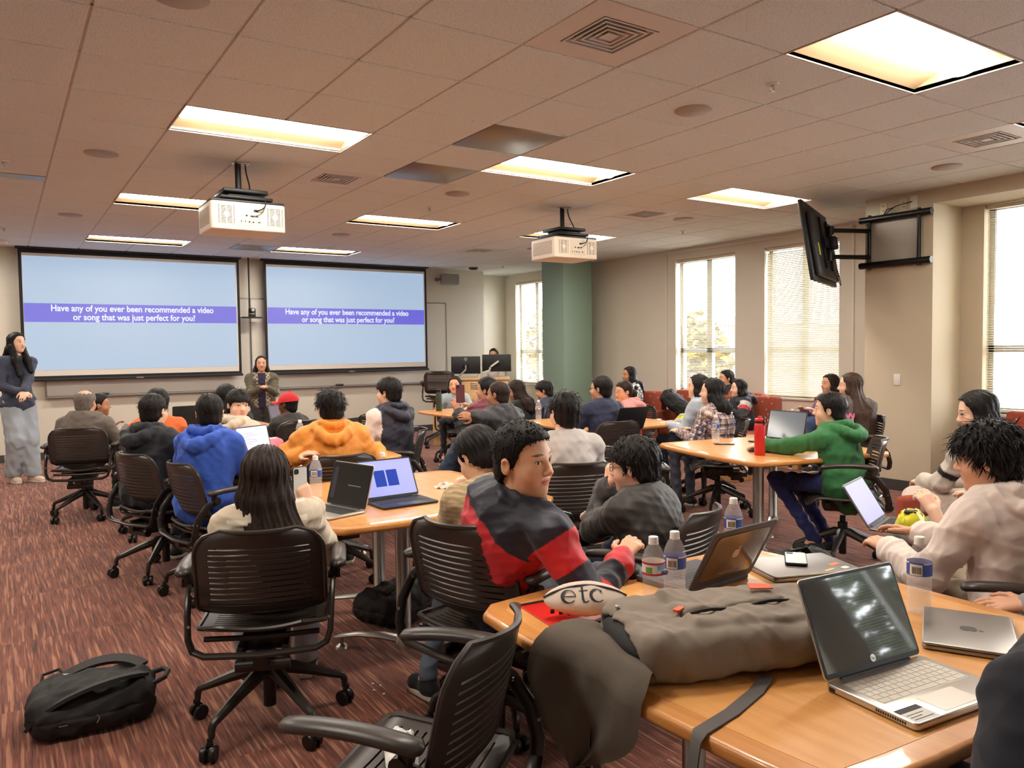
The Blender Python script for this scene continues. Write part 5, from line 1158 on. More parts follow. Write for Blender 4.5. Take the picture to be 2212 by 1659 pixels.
P_('wom2', 'person: standing woman in an olive cardigan and purple top between the screens', 564, 767.6, 11.55, 180, 178, cardi, SB(style='long', L=.20, mk='brown', thick=.004), 'tan', stand=1, neck_dz=.03, s=.93, th=.026, lnm='cardigan', LW=tuple(at_depth(577, 838, 11.3)), RW=tuple(at_depth(562, 838, 11.3)), bottom=(52, 48, 46), shoulder=1.12, lean=0, baggy=.03, hem=.05, curl=.9)
P_('pod18', 'person: woman standing behind the lectern monitors, only her face showing', 1066, 752, 13.7, -172, -172, solid((210, 206, 200)), SB(style='long', L=.10, mk='brown', thick=.006), 'tan', stand=1, s=.92, th=.02, lnm='blouse', lean=0, pitch=8)
P_('nav37', 'person: arm and shoulder of someone in a navy sweatshirt at the bottom right corner', 2385, 1040, 1.31, -72, -50, solid((17, 19, 32)), SB(style='crop', thick=.010), 'light', s=.98, th=.036, tk='jersey', lnm='sweatshirt', L=(-.36, .16, .64), R=(.15, .16, .60), bottom=(60, 60, 70), baggy=.02, lean=.02, side=-.06, shoulder=1.5, poles={-1: (-1, -.15, -.7)})
P_('khaki38', 'person: hand and knee in khaki trousers beyond the right edge of the front table', 2440, 905, 2.55, -72, -80, solid((150, 150, 154)), SB(style='crop', thick=.010), 'tan', s=.98, th=.02, lnm='shirt', LW=tuple(at_depth(2222, 1308, 2.42)), bottom=(172, 148, 112), baggy=.025, shoe=(150, 132, 110), curl=.3)
# the red cap, worn
c = PEOPLE['cap10']; Rm = Matrix([[float(v) for v in r] for r in c['Rh']]).to_4x4(); Rm.translation = Vector((c['hc']-c['org']).tolist()); Rm = Rm @ Matrix.Diagonal((.97, .97, .97, 1))
M_cap = mat('red cap', (206, 36, 44), .7)
cp = MB(); prof = [(.093*math.cos(a), .104*math.sin(a)) for a in [k*math.pi/2/9 for k in range(10)]]
cp.lathe(prof, 28, Rm @ T(0, -.012, .028, rx=-.12) @ Matrix.Diagonal((1, 1.2, .98, 1))).lathe([(.008, .0), (.006, .008), (0, .009)], 10, Rm @ T(0, -.03, .130))
cap = cp.build('cap', M_cap, c['o'], smooth=60)
vs = []
for k in range(13):
    a = math.pi*k/12
    for r_, z_ in ((.094, .0), (.094, .006)): vs.append(Rm @ Vector((.090*math.cos(a), .075*math.sin(a)*1.1, .030+z_)))
    for z_ in (.0, .006): vs.append(Rm @ Vector((.078*math.cos(a), .06+.125*math.sin(a), .022+z_-.02*math.cos(a)**2)))
fs = []
for k in range(12):
    a, b = 4*k, 4*k+4; fs += [(a+1, b+1, b+3, a+3), (a, a+2, b+2, b), (a+2, a+3, b+3, b+2)]
MB().add(vs, fs).build('brim', M_cap, cap, smooth=60)
# pink lettering on the brown hoodie's back
c = PEOPLE['girl28']; Rt = Matrix([[float(v) for v in r] for r in c['Rt']]).to_4x4(); Rt.translation = Vector((c['P0']-c['org']).tolist())
M_pink = mat('pink print', (232, 120, 170), .7)
text_mesh('WHI', .085, 'back_lettering', M_pink, c['o'], Rt @ T(-.04, -.162, c['Ls']*.60, rx=H2), .006, .003)

# chairs and armchairs stand where their sitters sit
AC = [o for o in bpy.data.objects if o.parent is None and o.name.split('.')[0] == 'swivel_chair']; AC.sort(key=lambda o: o.name)
for k, key in {3: 'girl35', 4: 'boy33', 5: 'boy19', 7: 'man20', 8: 'boy29', 9: 'boy31', 10: 'man_lap', 11: 'boy7', 12: 'boy6', 13: 'boy11', 14: 'man3', 15: 'p5', 16: 'boy9', 17: 'cap10', 18: 'boy12', 20: 'man14', 21: 'mar15', 22: 'boy17', 23: 'girl16', 24: 'girl21', 25: 'girl24', 26: 'girl23', 27: 'girl28', 28: 'girl13'}.items():
    p = PEOPLE[key]; h = -AC[k].rotation_euler.z; AC[k].location.x = float(p['P0'][0])+.015*math.sin(h); AC[k].location.y = float(p['P0'][1])+.015*math.cos(h)
for k, d in ((11, .05), (12, .10)): AC[k].location.x += RT.x*d; AC[k].location.y += RT.y*d
LC = sorted([o for o in bpy.data.objects if o.parent is None and o.name.split('.')[0] == 'lounge_armchair'], key=lambda o: o.name)
for k, key in {0: 'wom22', 1: 'wom25', 2: 'child26', 3: 'wom27', 5: 'girl30'}.items():
    p = PEOPLE[key]; h = -LC[k].rotation_euler.z; LC[k].location.x = float(p['P0'][0])+.03*math.sin(h); LC[k].location.y = float(p['P0'][1])+.03*math.cos(h)
# ================================================================ things on the tables and the floor
TZ = .7354
M_bot = glass('clear bottle plastic', (250, 250, 252), .05, 1.5, alpha=.16); M_water = glass('water', (236, 242, 246), .04, 1.33, alpha=.14)
M_capw = mat('white bottle cap', (240, 236, 230), .5)
def label_mat(name, rgb1, rgb2): return mat(name, rgb1, .45)
M_blue = mat('blue bottle label', (52, 84, 168), .45); M_redl = mat('red bottle label', (186, 46, 66), .45); M_paper = mat('white paper label', (232, 228, 222), .6)
M_sky = mat('pale blue print', (120, 170, 210), .6); M_green = mat('green print', (110, 160, 70), .6)
M_ink = mat('dark ink', (40, 40, 52), .6)
def arc_patch(m_, r, z0, z1, a0, a1, name, parent, n=8):
    b = MB(); vs = []
    for k in range(n+1):
        a = math.radians(a0+(a1-a0)*k/n); vs += [(r*math.cos(a), r*math.sin(a), z0), (r*math.cos(a), r*math.sin(a), z1)]
    return b.add(vs, [(2*k, 2*k+2, 2*k+3, 2*k+1) for k in range(n)]).build(name, m_, parent)
def bottle(x, y, label, z=TZ, kind='blue', fill=.6, rz=0.0, sc=1.0):
    e = empty('water_bottle', (x, y, z), rz, label, 'water bottle', 'small clear plastic water bottles'); e.scale = (sc, sc, sc)
    prof = [(.0, .006), (.018, .004), (.026, 0), (.031, .008), (.0325, .018)]
    for k in range(5): prof += [(.0312, .028+.016*k), (.0328, .036+.016*k)]
    prof += [(.0322, .112), (.0322, .150), (.0325, .155), (.031, .163), (.024, .182), (.0145, .197), (.0125, .202), (.0125, .208)]
    MB().lathe(prof, 24, caps=False).build('bottle_body', M_bot, e, smooth=180)
    if fill > 0:
        zt = .20*fill; wp = [(r*.955, max(z_, .006)) for r, z_ in prof if z_ < zt]+[(.030 if zt < .16 else .022, zt), (0, zt)]
        MB().lathe(wp, 20, caps=False).build('water', M_water, e, smooth=180)
    MB().lathe([(.0142, .2005), (.0142, .2165), (.0130, .2185), (0, .2185)], 20).lathe([(.0150, .197), (.0150, .2005), (.0142, .2005)], 20, caps=False).build('bottle_cap', M_capw, e)
    la = MB().lathe([(.0329, .112), (.0329, .149)], 28, caps=False).build('bottle_label', M_blue if kind == 'blue' else M_paper, e)
    if kind == 'blue':
        arc_patch(M_paper, .0333, .114, .145, -35, 25, 'barcode_panel', la); arc_patch(M_sky, .0333, .113, .148, 95, 150, 'label_picture', la); arc_patch(M_paper, .0333, .1455, .149, 30, 320, 'label_edge', la, 20)
        b = MB(); 
        for k in range(6): b.box((.0325, -.012+.0042*k, .119), (.0338, -.012+.0042*k+.0018, .138))
        b.build('barcode', M_ink, la)
    else:
        for z0 in (.112, .143): arc_patch(M_redl, .0333, z0, z0+.006, 0, 360, 'label_stripe', la, 28)
        arc_patch(M_sky, .0333, .128, .142, -10, 55, 'label_picture', la); arc_patch(M_green, .0333, .119, .136, -70, -35, 'label_panel', la)
        text_mesh('CRYSTAL', .0085, 'brand_lettering', mat('navy print', (40, 60, 130), .6), la, T(.0322, .012, .1225, rz=math.radians(105)-H2*0-.3) @ T(rx=H2), .0004, .0004)
        text_mesh('GEYSER', .0085, 'brand_lettering', MATS['navy print'], la, T(.0322, .012, .1165, rz=math.radians(105)-.3) @ T(rx=H2), .0004, .0004)
    return e
toC = lambda x, y: math.atan2(CAM.y-y, CAM.x-x)
BOT = [(1.17, -2.215, 'bottle with red striped white label, nearest on the front table', 'red', .0), (1.265, -2.205, 'blue labelled water bottle right behind the red labelled one', 'blue', .35), (1.77, -2.66, 'blue labelled water bottle at the right, before the white hoodie boy', 'blue', .35), (1.80, -1.965, 'blue labelled water bottle behind the brown laptop lid', 'blue', .62),
       (.975, .10, 'blue labelled water bottle beside the long haired girl\'s hand', 'blue', .95), (1.31, .0, 'blue labelled water bottle between the two open laptops', 'blue', .5), (1.60, 2.26, 'blue labelled water bottle by the white screened laptop', 'blue', .95),
       (4.36, 2.86, 'red striped water bottle behind the man in the puffer jacket', 'red', .3), (4.36, .42, 'blue labelled water bottle in front of the plaid shirt girl', 'blue', .3), (1.86, 2.40, 'water bottle half hidden by the orange jacket boy', 'blue', .3)]
for x, y, s_, k, fl in BOT: bottle(x, y, s_, TZ, k, fl, toC(x, y)+(.5 if k == 'red' else -.2))
bottle(6.45, 2.05, 'blue labelled water bottle on the low ledge beside the child', .50, 'blue', .6, toC(6.1, 2.0)); bottle(7.7, 2.2, 'clear water bottle on the low table under the half closed blind', .50, 'blue', .2)
for x, y, s_ in ((6.45, 2.05, 'small maple side table carrying a water bottle beside the child'), (7.7, 2.2, 'small maple side table under the half closed blind')):
    e = empty('side_table', (x, y, 0), .1, s_, 'side table'); MB().prism(rrect(.40, .40, .03), .47, .50, bev=.006).build('tabletop', M_lect, e); MB().box((-.17, -.17, 0), (.17, .17, .47), bev=.01).build('pedestal', M_lect, e)
# flasks
M_redf = mat('red powder coat', (206, 40, 40), .45)
e = empty('drinking_flask', (4.02, -.285, TZ), .4, 'red insulated flask with black carry lid on the right hand table', 'flask')
MB().lathe([(0, 0), (.034, 0), (.0365, .004), (.0365, .205), (.033, .222), (.030, .226), (0, .226)], 28).build('flask_body', M_redf, e)
ld = MB().lathe([(.031, .224), (.034, .228), (.034, .252), (.028, .258), (.012, .26), (.012, .272), (0, .274)], 24).build('lid', M_redf, e)
MB().tube([(.030*math.cos(a)+.006, -.036, .238+.026*math.sin(a)) for a in [k/12*6.2832 for k in range(13)]], .004, 6, caps=False).box((-.012, -.04, .25), (.012, -.028, .268), bev=.003).build('carry_loop', M_black, ld)
MB().lathe([(.0345, .226), (.0350, .230), (.0350, .236), (.0345, .24)], 24, caps=False).build('lid_band', M_black, ld)
e = empty('drinking_flask', (4.16, 4.72, TZ), 0, 'dark green flask on the far table near the girl in pale blue', 'flask')
MB().lathe([(0, 0), (.036, 0), (.038, .004), (.038, .20), (.028, .232), (.026, .24), (0, .24)], 24).build('flask_body', mat('dark green coat', (44, 58, 46), .5), e); MB().lathe([(.028, .236), (.030, .24), (.030, .268), (.024, .274), (0, .275)], 20).build('lid', M_black, e)
# ---- laptops
M_space = mat('grey aluminium', (150, 146, 142), .34, .85); M_silver = mat('silver aluminium', (206, 200, 192), .32, .8); M_key = mat('black keys', (24, 24, 26), .5); M_keys = mat('silver keys', (196, 188, 176), .45, .3); M_scr = mat('dark screen glass', (12, 12, 14), .08)
def apple(parent, M, sz, m_):
    P = []
    for k in range(40):
        a = 2*math.pi*k/40; r = .5*(1-.06*math.cos(2*a)); x, y = r*math.cos(a)*.95, r*math.sin(a)
        if math.sin(a) > .8: y -= .10*(math.sin(a)-.8)/.2*(1-abs(x)/.4)
        if math.sin(a) < -.8: y += .07*(-math.sin(a)-.8)/.2*(1-abs(x)/.4)
        if math.hypot(x-.62, y-.08) < .27: d = math.hypot(x-.62, y-.08); x, y = .62+(x-.62)/d*.27, .08+(y-.08)/d*.27
        P.append((x*sz, y*sz))
    o = MB().prism(P, 0, .0004, M).build('maker_emblem', m_, parent, smooth=0)
    L = [(.02, .52), (.05, .66), (.16, .78), (.26, .80), (.24, .68), (.14, .56)]
    MB().prism([(x*sz, y*sz) for x, y in L], 0, .0004, M).build('emblem_leaf', m_, parent, smooth=0); return o
def laptop(x, y, head, label, w_=.31, d=.215, ang=108, shell=None, keys=None, screen=None, content=None, th=.012, z=TZ, case=False, closed=False, deck=None):
    """heading = direction the user faces; the hinge edge lies that way"""
    shell = shell or M_space; e = empty('laptop', (x, y, z), -math.radians(head), label, 'laptop', 'laptop computers')
    MB().prism(rrect(w_, d, .012), .002, th, bev=.003).build('base', deck or shell, e)
    if closed: Ml = T(0, d/2, th+.006) @ Matrix.Rotation(math.pi, 4, 'X')
    else: Ml = T(0, d/2-.004, th+.001) @ Matrix.Rotation(math.radians(ang), 4, 'X') @ Matrix.Rotation(math.pi, 4, 'Y') @ Matrix.Rotation(math.pi, 4, 'Z')
    if closed:
        lid = MB().prism(rrect(w_, d, .012), th+.001, th+.007, bev=.0025).build('lid', shell, e); return e, lid, T(0, 0, th+.0072)
    ca, sa = math.cos(math.radians(180-ang)), math.sin(math.radians(180-ang))
    hy, hz = d/2-.003, th
    Mx = Matrix(((1, 0, 0, 0), (0, ca, -sa, hy), (0, sa, ca, hz), (0, 0, 0, 1)))      # lid plane: x along hinge, y up the lid, z = back of the lid
    Mx = Matrix(((1, 0, 0, 0), (0, math.cos(math.radians(180-ang)), -math.sin(math.radians(180-ang)), 0), (0, math.sin(math.radians(180-ang)), math.cos(math.radians(180-ang)), 0), (0, 0, 0, 1)))
    Mx = T(0, hy, hz) @ Mx
    lid = MB().prism(rrect(w_, d, .012, cy=d/2+.002), -.006, 0, Mx, .002).build('lid', shell, e)
    MB().prism(rrect(w_-.004, d-.004, .010, cy=d/2+.002), .0, .0008, Mx).build('screen_bezel', M_key, lid)
    if screen is not None:
        s_ = MB().prism(rrect(w_-.016, d-.022, .004, cy=d/2+.004), .0007, .0014, Mx).build('screen', screen, lid)
        if content: content(s_, Mx @ T(0, d/2+.004, .0014), w_-.016, d-.022)
    MB().tube([(-w_*.36, hy-.001, hz), (w_*.36, hy-.001, hz)], .0045, 8).build('hinge', M_key, e)
    kb = MB(); kw, kh = w_*.86, d*.46; y1 = d/2-.028
    if keys is not None:
        for r in range(6):
            yy = y1-kh*(r+.5)/6; n = 14 if r < 4 else (12 if r == 4 else 9)
            for c in range(n):
                x0 = -kw/2+kw*c/n+.001; x1 = -kw/2+kw*(c+1)/n-.001
                if r == 5 and c == 3: x1 = -kw/2+kw*6/n-.001
                if r == 5 and c in (4, 5): continue
                kb.box((x0, yy-kh/12+.0008, th-.0005), (x1, yy+kh/12-.0008, th+.0011))
        well = MB().prism(rrect(kw+.004, kh+.004, .003, cy=y1-kh/2), th-.001, th+.0004).build('key_well', keys if keys is M_key else shell, e)
        kb.build('keys', keys, e)
    MB().prism(rrect(w_*.36, d*.30, .003, cy=-d/2+d*.20), th-.001, th+.0005).build('touchpad', shell, e)
    return e, lid, Mx
# open silver laptop at the front right, its dark glossy screen mirroring the room
def hp_badge(s_, M, W_, H_):
    MB().lathe([(0, 0), (.0085, 0), (.0085, .0006), (0, .0006)], 24, M @ T(-.0, -H_/2-.0035+.012, 0)).build('maker_emblem', M_silver, s_)
    text_mesh('hp', .010, 'emblem_lettering', M_key, s_, M @ T(-.0, -H_/2+.0085, .0007), .0002)
def hp_screen():
    m_ = mat('glossy dark screen', (26, 32, 34), .05, coat=1.0); return m_
e, lid, Mx = laptop(1.265, -2.94, 6, 'open silver laptop with dark glossy screen at the front right', .324, .222, 112, M_silver, M_keys, hp_screen(), hp_badge, th=.017)
MB().box((-.14, .062, .0165), (.14, .082, .0176)).build('speaker_grille', mat('speaker mesh', (160, 152, 142), .5, .5, bump=(700, .5, .001)), e)
st = MB().box((-.155, -.105, .0168), (-.085, -.052, .0174)).build('sticker', M_paper, e); MB().box((-.155, -.068, .0172), (-.085, -.052, .0177)).build('sticker_band', M_ink, st)
for k in range(3): MB().box((-.150, -.080-.009*k, .0173), (-.150+(.05, .035, .058)[k], -.0775-.009*k, .0177)).build('sticker_line', mat('grey print', (130, 126, 120), .7), st)
pr = MB()
for k in range(13): pr.box((-.1628, -.02-.0055*k, .006), (-.1615, -.017-.0055*k, .012))
pr.build('side_vent', M_key, e); MB().box((-.1628, .085, .004), (-.1612, .10, .012)).build('port', M_key, e)
e, lid, Ml = laptop(1.70, -2.83, -28, 'closed grey laptop with dark apple emblem at the right edge', .304, .212, shell=M_space, closed=True)
apple(lid, Ml @ T(0, 0, 0, rz=math.pi), .042, M_key)
M_case = mat('charcoal rubber case', (70, 68, 72), .6); M_brown = mat('smoky brown cover', (92, 70, 54), .22, coat=.5)
e, lid, Mx = laptop(1.49, -2.06, 176, 'open laptop in a grey and brown case with apple emblem, its back to us', .310, .222, 118, M_case, M_key, M_scr, th=.018)
MB().prism(rrect(.262, .172, .018, cy=.118), -.0085, -.0058, Mx, .001).build('case_window', M_brown, lid)
apple(lid, Mx @ T(0, .122, -.0087, ry=math.pi), .036, mat('emblem silver', (190, 178, 166), .4, .5))
MB().box((-.06, .042, -.0091), (.05, .052, -.0084), Mx).build('case_plate', mat('case print', (120, 96, 78), .5), lid)
e, lid, Ml = laptop(1.86, -2.20, 200, 'closed grey laptop with stickers lying under the phone', .325, .225, shell=M_space, closed=True, th=.014)
for x_, y_, a, b, m_, nm in ((-.11, .03, .05, .022, mat('orange sticker', (214, 120, 84), .6), 'sticker'), (-.12, .075, .03, .02, M_paper, 'sticker'), (-.055, .085, .05, .012, mat('gold sticker', (214, 190, 120), .6), 'sticker')): MB().prism(rrect(a, b, .006), 0, .0005, Ml @ T(x_, y_, 0, rz=.4)).build(nm, m_, lid)
def phone(x, y, z, rz, label, body, M=None):
    e = empty('phone', (x, y, z), rz, label, 'phone')
    if M is not None: e.matrix_world = M
    MB().prism(rrect(.073, .150, .011), 0, .009, bev=.003).build('phone_case', body, e); MB().prism(rrect(.066, .143, .009), .0088, .0097).build('phone_back', mat('phone back', (206, 208, 206), .15), e)
    MB().prism(rrect(.022, .022, .006, cx=-.019, cy=.055), .0095, .0112).build('camera_bump', M_black, e); return e
phone(1.885, -2.165, TZ+.0225, -.9, 'white backed phone in black case on the closed grey laptop', M_black)
def web(s_, M, W_, H_):
    MB().box((-W_/2, H_/2-.014, 0), (W_/2, H_/2-.006, .0004), M).build('browser_bar', emis('pale tool bar', (206, 204, 226), .6), s_)
    for k in range(6): MB().box((-W_*.30, H_*.26-.016*k, 0), (-W_*.30+W_*(.3, .45, .2, .38, .42, .25)[k], H_*.26-.016*k+.003, .0003), M).build('text_line', emis('grey text', (120, 120, 150), .5), s_)
def slides(s_, M, W_, H_):
    MB().box((-W_/2, H_/2-.012, 0), (W_/2, H_/2, .0004), M).build('browser_bar', emis('lilac tool bar', (150, 156, 210), .5), s_)
    for k in (0, 1): MB().box((-W_*.26+k*W_*.24, -H_*.24, 0), (-W_*.05+k*W_*.24, H_*.22, .0006), M).build('blue_square', emis('blue square', (16, 52, 150), .5), s_)
def darkui(s_, M, W_, H_):
    MB().box((-W_*.03, -.008, 0), (W_*.3, -.003, .0004), M).build('prompt_bar', emis('dim bar', (90, 88, 96), .5), s_); MB().box((-W_*.47, -H_*.4, 0), (-W_*.36, H_*.4, .0003), M).build('side_column', emis('dim column', (40, 38, 46), .5), s_)
laptop(.885, -.315, 74, 'open silver laptop with a black screen on the cream sweater girl\'s table', .304, .212, 106, M_silver, M_key, M_scr, darkui)
laptop(1.27, -.32, -2, 'open dark laptop showing two blue squares on screen', .304, .212, 118, mat('midnight aluminium', (58, 60, 70), .35, .7), M_key, emis('lilac page', (148, 156, 220), .55), slides)
laptop(1.22, 1.86, -28, 'open laptop with a pale white screen beside the blue hoodie boy', .304, .212, 104, M_space, M_key, emis('white page', (206, 206, 230), .62), web)
laptop(4.68, .10, 88, 'open laptop with grey blue screen in front of the green hoodie boy', .345, .235, 104, mat('dark laptop shell', (52, 52, 56), .4, .5), M_key, mat('grey reflecting screen', (110, 124, 140), .12), None)
laptop(4.30, .0, 70, 'dark laptop lid seen from behind near the plaid shirt girl', .33, .23, 110, M_black, M_key, M_scr, z=TZ) if False else None
laptop(4.42, 1.62, 185, 'dark laptop lid toward us, just beyond the slotted chair of the man in navy', .33, .23, 115, mat('dark laptop shell', (52, 52, 56), .4, .5), M_key, M_scr)
laptop(2.10, 4.10, -12, 'open grey laptop in front of the red cap child', .304, .212, 112, M_space, M_key, mat('dim lilac screen', (120, 116, 136), .2), None)
laptop(1.80, 2.10, 150, 'black laptop lid behind the labelled water bottle', .33, .22, 100, M_key, M_key, M_scr)
laptop(1.12, 4.15, 172, 'large black laptop lid upright on the far left table', .38, .25, 94, M_key, M_key, M_scr)
laptop(4.30, 4.1, 160, 'black tablet laptop leaning on the far table beside the green flask', .28, .20, 125, M_key, M_key, M_scr)
p = PEOPLE['man_lap']; hd = math.degrees(math.atan2(p['fb'][0], p['fb'][1])); q = p['P0']+p['fb']*.36+p['rb']*.02
q = at_depth(1950, 1130, 3.55); hd = math.degrees(math.atan2(q.x-CAM.x, q.y-CAM.y))-78
laptop(q.x, q.y, hd, 'open laptop on the lap of the person in grey sweatpants', .31, .215, 122, M_space, M_key, emis('striped lilac screen', (176, 178, 226), .45), None, z=.66)
# ---- snack bags
def bag(x, y, z, rz, label, m1, m2, w_=.14, h=.09, t_=.06, seed=0, letters=None):
    e = empty('snack_bag', (x, y, z), rz, label, 'snack bag'); bm = bmesh.new(); bmesh.ops.create_grid(bm, x_segments=14, y_segments=10, size=1.0); rd = random.Random(seed); ph = [rd.random()*6 for _ in range(4)]
    top = []
    for v in bm.verts:
        x_, y_ = v.co.x, v.co.y; b = max((1-abs(x_)**3)*(1-y_*y_), 0)**.6; v.co = Vector((x_*w_/2*(1-.08*abs(y_)), y_*h/2, t_*(.25+.75*b)+.008*math.sin(x_*5+ph[0])*math.sin(y_*6+ph[1])+.005*math.sin(x_*11+ph[2]+y_*7)))
    r = bmesh.ops.solidify(bm, geom=bm.faces[:], thickness=t_*.25)
    for v in bm.verts: v.co.z = max(v.co.z, .001)
    o = MB().bm(bm).build('foil_bag', m1, e, smooth=30)
    MB().box((-w_*.30, -h*.2, t_*.86), (w_*.05, h*.22, t_*1.02), bev=.004).build('printed_panel', m2, e)
    return e
M_yel = mat('yellow foil', (214, 206, 40), .3, .2); M_orf = mat('orange foil', (232, 110, 44), .35, .1); M_blf = mat('blue foil', (40, 96, 150), .3, .2); M_pkf = mat('pink foil', (224, 130, 150), .35, .1)
bag(1.50, -2.50, TZ, .9, 'orange crumpled snack bag behind the open silver laptop', M_orf, M_blf, .13, .09, .08, 2)
bag(q.x+.02, q.y-.03, .675, .4, 'yellow snack bag lying on the lap laptop keyboard', M_yel, M_ink, .17, .12, .07, 4)
bag(7.42, 3.72, .46, .3, 'yellow snack bag on the rust armchair by the black bag', M_yel, M_paper, .26, .2, .12, 7); bag(1.42, 2.36, TZ, .2, 'pink and white snack bag behind the white screened laptop', M_pkf, M_paper, .16, .12, .08, 9)
bag(1.66, -.05, TZ, .6, 'small white wrapper beside the dark laptop', M_paper, mat('grey print', (130, 126, 120), .7), .12, .08, .02, 12)
bag(4.5, 4.55, TZ, .3, 'small yellow packet on the far table by the green flask', M_yel, M_paper, .09, .07, .05, 15)
bag(4.45, 1.98, TZ, .3, 'white crumpled napkin before the man in navy and maroon', M_paper, M_paper, .16, .12, .05, 17)
q = (.40, -2.02); bag(q[0]+.03, q[1]-.05, .47, 1.2, 'printed wrapper lying on the empty chair at the bottom', M_paper, M_blf, .17, .08, .05, 21)
# ---- folder, pouch, pen, mouse
e = empty('folder', (1.01, -2.085, TZ), -.12, 'red plastic folder under the pencil pouch', 'folder'); MB().prism(rrect(.30, .235, .008), 0, .004, bev=.001).build('cover', mat('red plastic', (214, 42, 34), .35), e); MB().box((-.15, .104, .001), (.15, .1185, .0055)).build('spine', M_black, e)
M_canvas = mat('cream canvas', (226, 208, 192), .85, bump=(900, .2, .001))
e = empty('pencil_pouch', (.985, -2.125, TZ+.011), math.radians(-30), 'cream canvas pencil pouch printed etc on the red folder', 'pencil pouch')
bm = bmesh.new(); bmesh.ops.create_uvsphere(bm, u_segments=36, v_segments=20, radius=1.0)
for v in bm.verts:
    x_, y_, z_ = v.co; k = (1-abs(x_)**2.2*.35); v.co = Vector((x_*.118, (math.copysign(abs(y_)**.75, y_))*.052*k, .030+math.copysign(abs(z_)**.9, z_)*.030*k+.002*math.sin(x_*9)*max(z_, 0)))
MB().bm(bm).build('pouch_body', M_canvas, e, smooth=180); e.rotation_euler = (math.radians(42), 0, math.radians(-31)); e.location.z += .022
MB().tube([(-.118+.0236*k, .022*math.sin(k/10*math.pi)+.004, .034+.023*math.sin(k/10*math.pi)**.6) for k in range(11)], .0035, 6).build('zip', M_ink, e)
for k in range(9): MB().box((-.1+.024*k, -.0465+.004*abs(k-4)**1.3*.5, .012), (-.089+.024*k, -.040+.004*abs(k-4)**1.3*.5, .024), M=None).build('stripe', M_black, e)
def glyphs(parent, m_):
    """the three printed serif letters, drawn as thick and thin strokes"""
    def stroke(P, W_): 
        b = MB(); n = len(P); vs = []
        for i, (p_, w_) in enumerate(zip(P, W_)):
            a = Vector(P[min(i+1, n-1)]+(0,))-Vector(P[max(i-1, 0)]+(0,)); nrm = Vector((-a.y, a.x, 0)).normalized()
            for s_ in (1, -1):
                q_ = (Vector(p_+(0,))+nrm*w_*s_)*1.22-Vector((0, .009, 0)); x_, y_ = q_.x, q_.y; k = 1-abs(x_/.118)**2.2*.35
                yy = min(abs(y_)/(.052*k), .98); zu = max(1-(x_/.118)**2-yy**2.667, 0)**.5; vs.append((x_, y_, .0312+.030*zu**.9+.002*math.sin(x_/.118*9)*zu))
        b.add(vs, [(2*i, 2*i+2, 2*i+3, 2*i+1) for i in range(n-1)]); return b
    def arc(cx, cy, r, a0, a1, n=18): return [(cx+r*math.cos(math.radians(a0+(a1-a0)*k/n)), cy+r*math.sin(math.radians(a0+(a1-a0)*k/n))) for k in range(n+1)]
    P = arc(-.040, .0, .0155, 0, 320); stroke(P, [.0011+.0024*max(-math.cos(math.radians(320*k/18)), 0) for k in range(19)]).build('letter_e', m_, parent); stroke([(-.0555, .0), (-.0245, .0)], [.0011, .0011]).build('letter_e_bar', m_, parent)
    stroke([(-.008, .024), (-.008, -.008), (-.006, -.0145), (0, -.0155), (.005, -.0125)], [.0024, .0028, .0024, .0014, .0010]).build('letter_t', m_, parent); stroke([(-.016, .0135), (.004, .0135)], [.0012, .0012]).build('letter_t_bar', m_, parent)
    P = arc(.026, .0, .0155, 50, 320); stroke(P, [.0011+.0024*max(-math.cos(math.radians(50+270*k/18)), 0) for k in range(19)]).build('letter_c', m_, parent)
    MB().lathe([(.0033, 0), (.0033, .0005), (0, .0006)], 12, T(.042, .0045, .0595)).build('letter_c_dot', m_, parent)
glyphs(e, M_ink)
e = empty('pen', (.985, -2.245, TZ+.005), .2, 'blue pen beside the pencil pouch', 'pen'); MB().tube([(-.03, 0, .005), (.03, 0, .005)], .0045, 8).build('barrel', M_blf, e); MB().tube([(.03, 0, .005), (.042, 0, .005)], [.0045, .001], 8).build('nib', M_chrome, e)
def mouse(x, y, rz, label):
    e = empty('computer_mouse', (x, y, TZ), rz, label, 'computer mouse'); bm = bmesh.new(); bmesh.ops.create_uvsphere(bm, u_segments=20, v_segments=12, radius=1)
    for v in bm.verts: v.co = Vector((v.co.x*.03, v.co.y*.052, max(v.co.z, -.1)*.032+.0035))
    MB().bm(bm).build('mouse_shell', M_black, e, smooth=180); MB().tube([(0, .028, .026), (0, .04, .022)], .004, 8).build('wheel', M_chrome, e); return e
mouse(1.37, -1.915, -.9, 'black mouse under the hand of the boy in red'); mouse(4.14, -.15, 1.1, 'black mouse under the green hoodie boy\'s hand')
# ---- held phones and small clutter
def facing(p0, normal, upv, roll=0):
    n = Vector(normal).normalized(); u_ = (Vector(upv)-n*Vector(upv).dot(n)).normalized(); x_ = u_.cross(n); M = Matrix((x_, u_, n)).transposed().to_4x4(); M.translation = Vector(p0); return M
hnd = lambda k, q: Vector([float(v) for v in PEOPLE[k]['arm'][q][2]])
phone(0, 0, 0, 0, 'dark phone held up by the cream sweater girl', M_black, facing(hnd('girl36', 1)+Vector((-.035, .02, .085)), (.3, -1, 0), (0, 0, 1)))
e = phone(0, 0, 0, 0, 'maroon phone raised by the man in the puffer jacket', mat('maroon case', (96, 40, 44), .5), facing(hnd('man14', -1)+Vector((.01, -.02, .16)), (-.35, -.9, .1), (0, 0, 1)))
for c_ in bpy.data.objects:
    if c_.parent == e and c_.name.startswith('phone_back'): c_.data = c_.data.copy(); c_.data.materials[0] = MATS['maroon case']
phone(4.30, .28, TZ, .9, 'dark phone lying flat near the clear bottle on the right hand table', M_black)
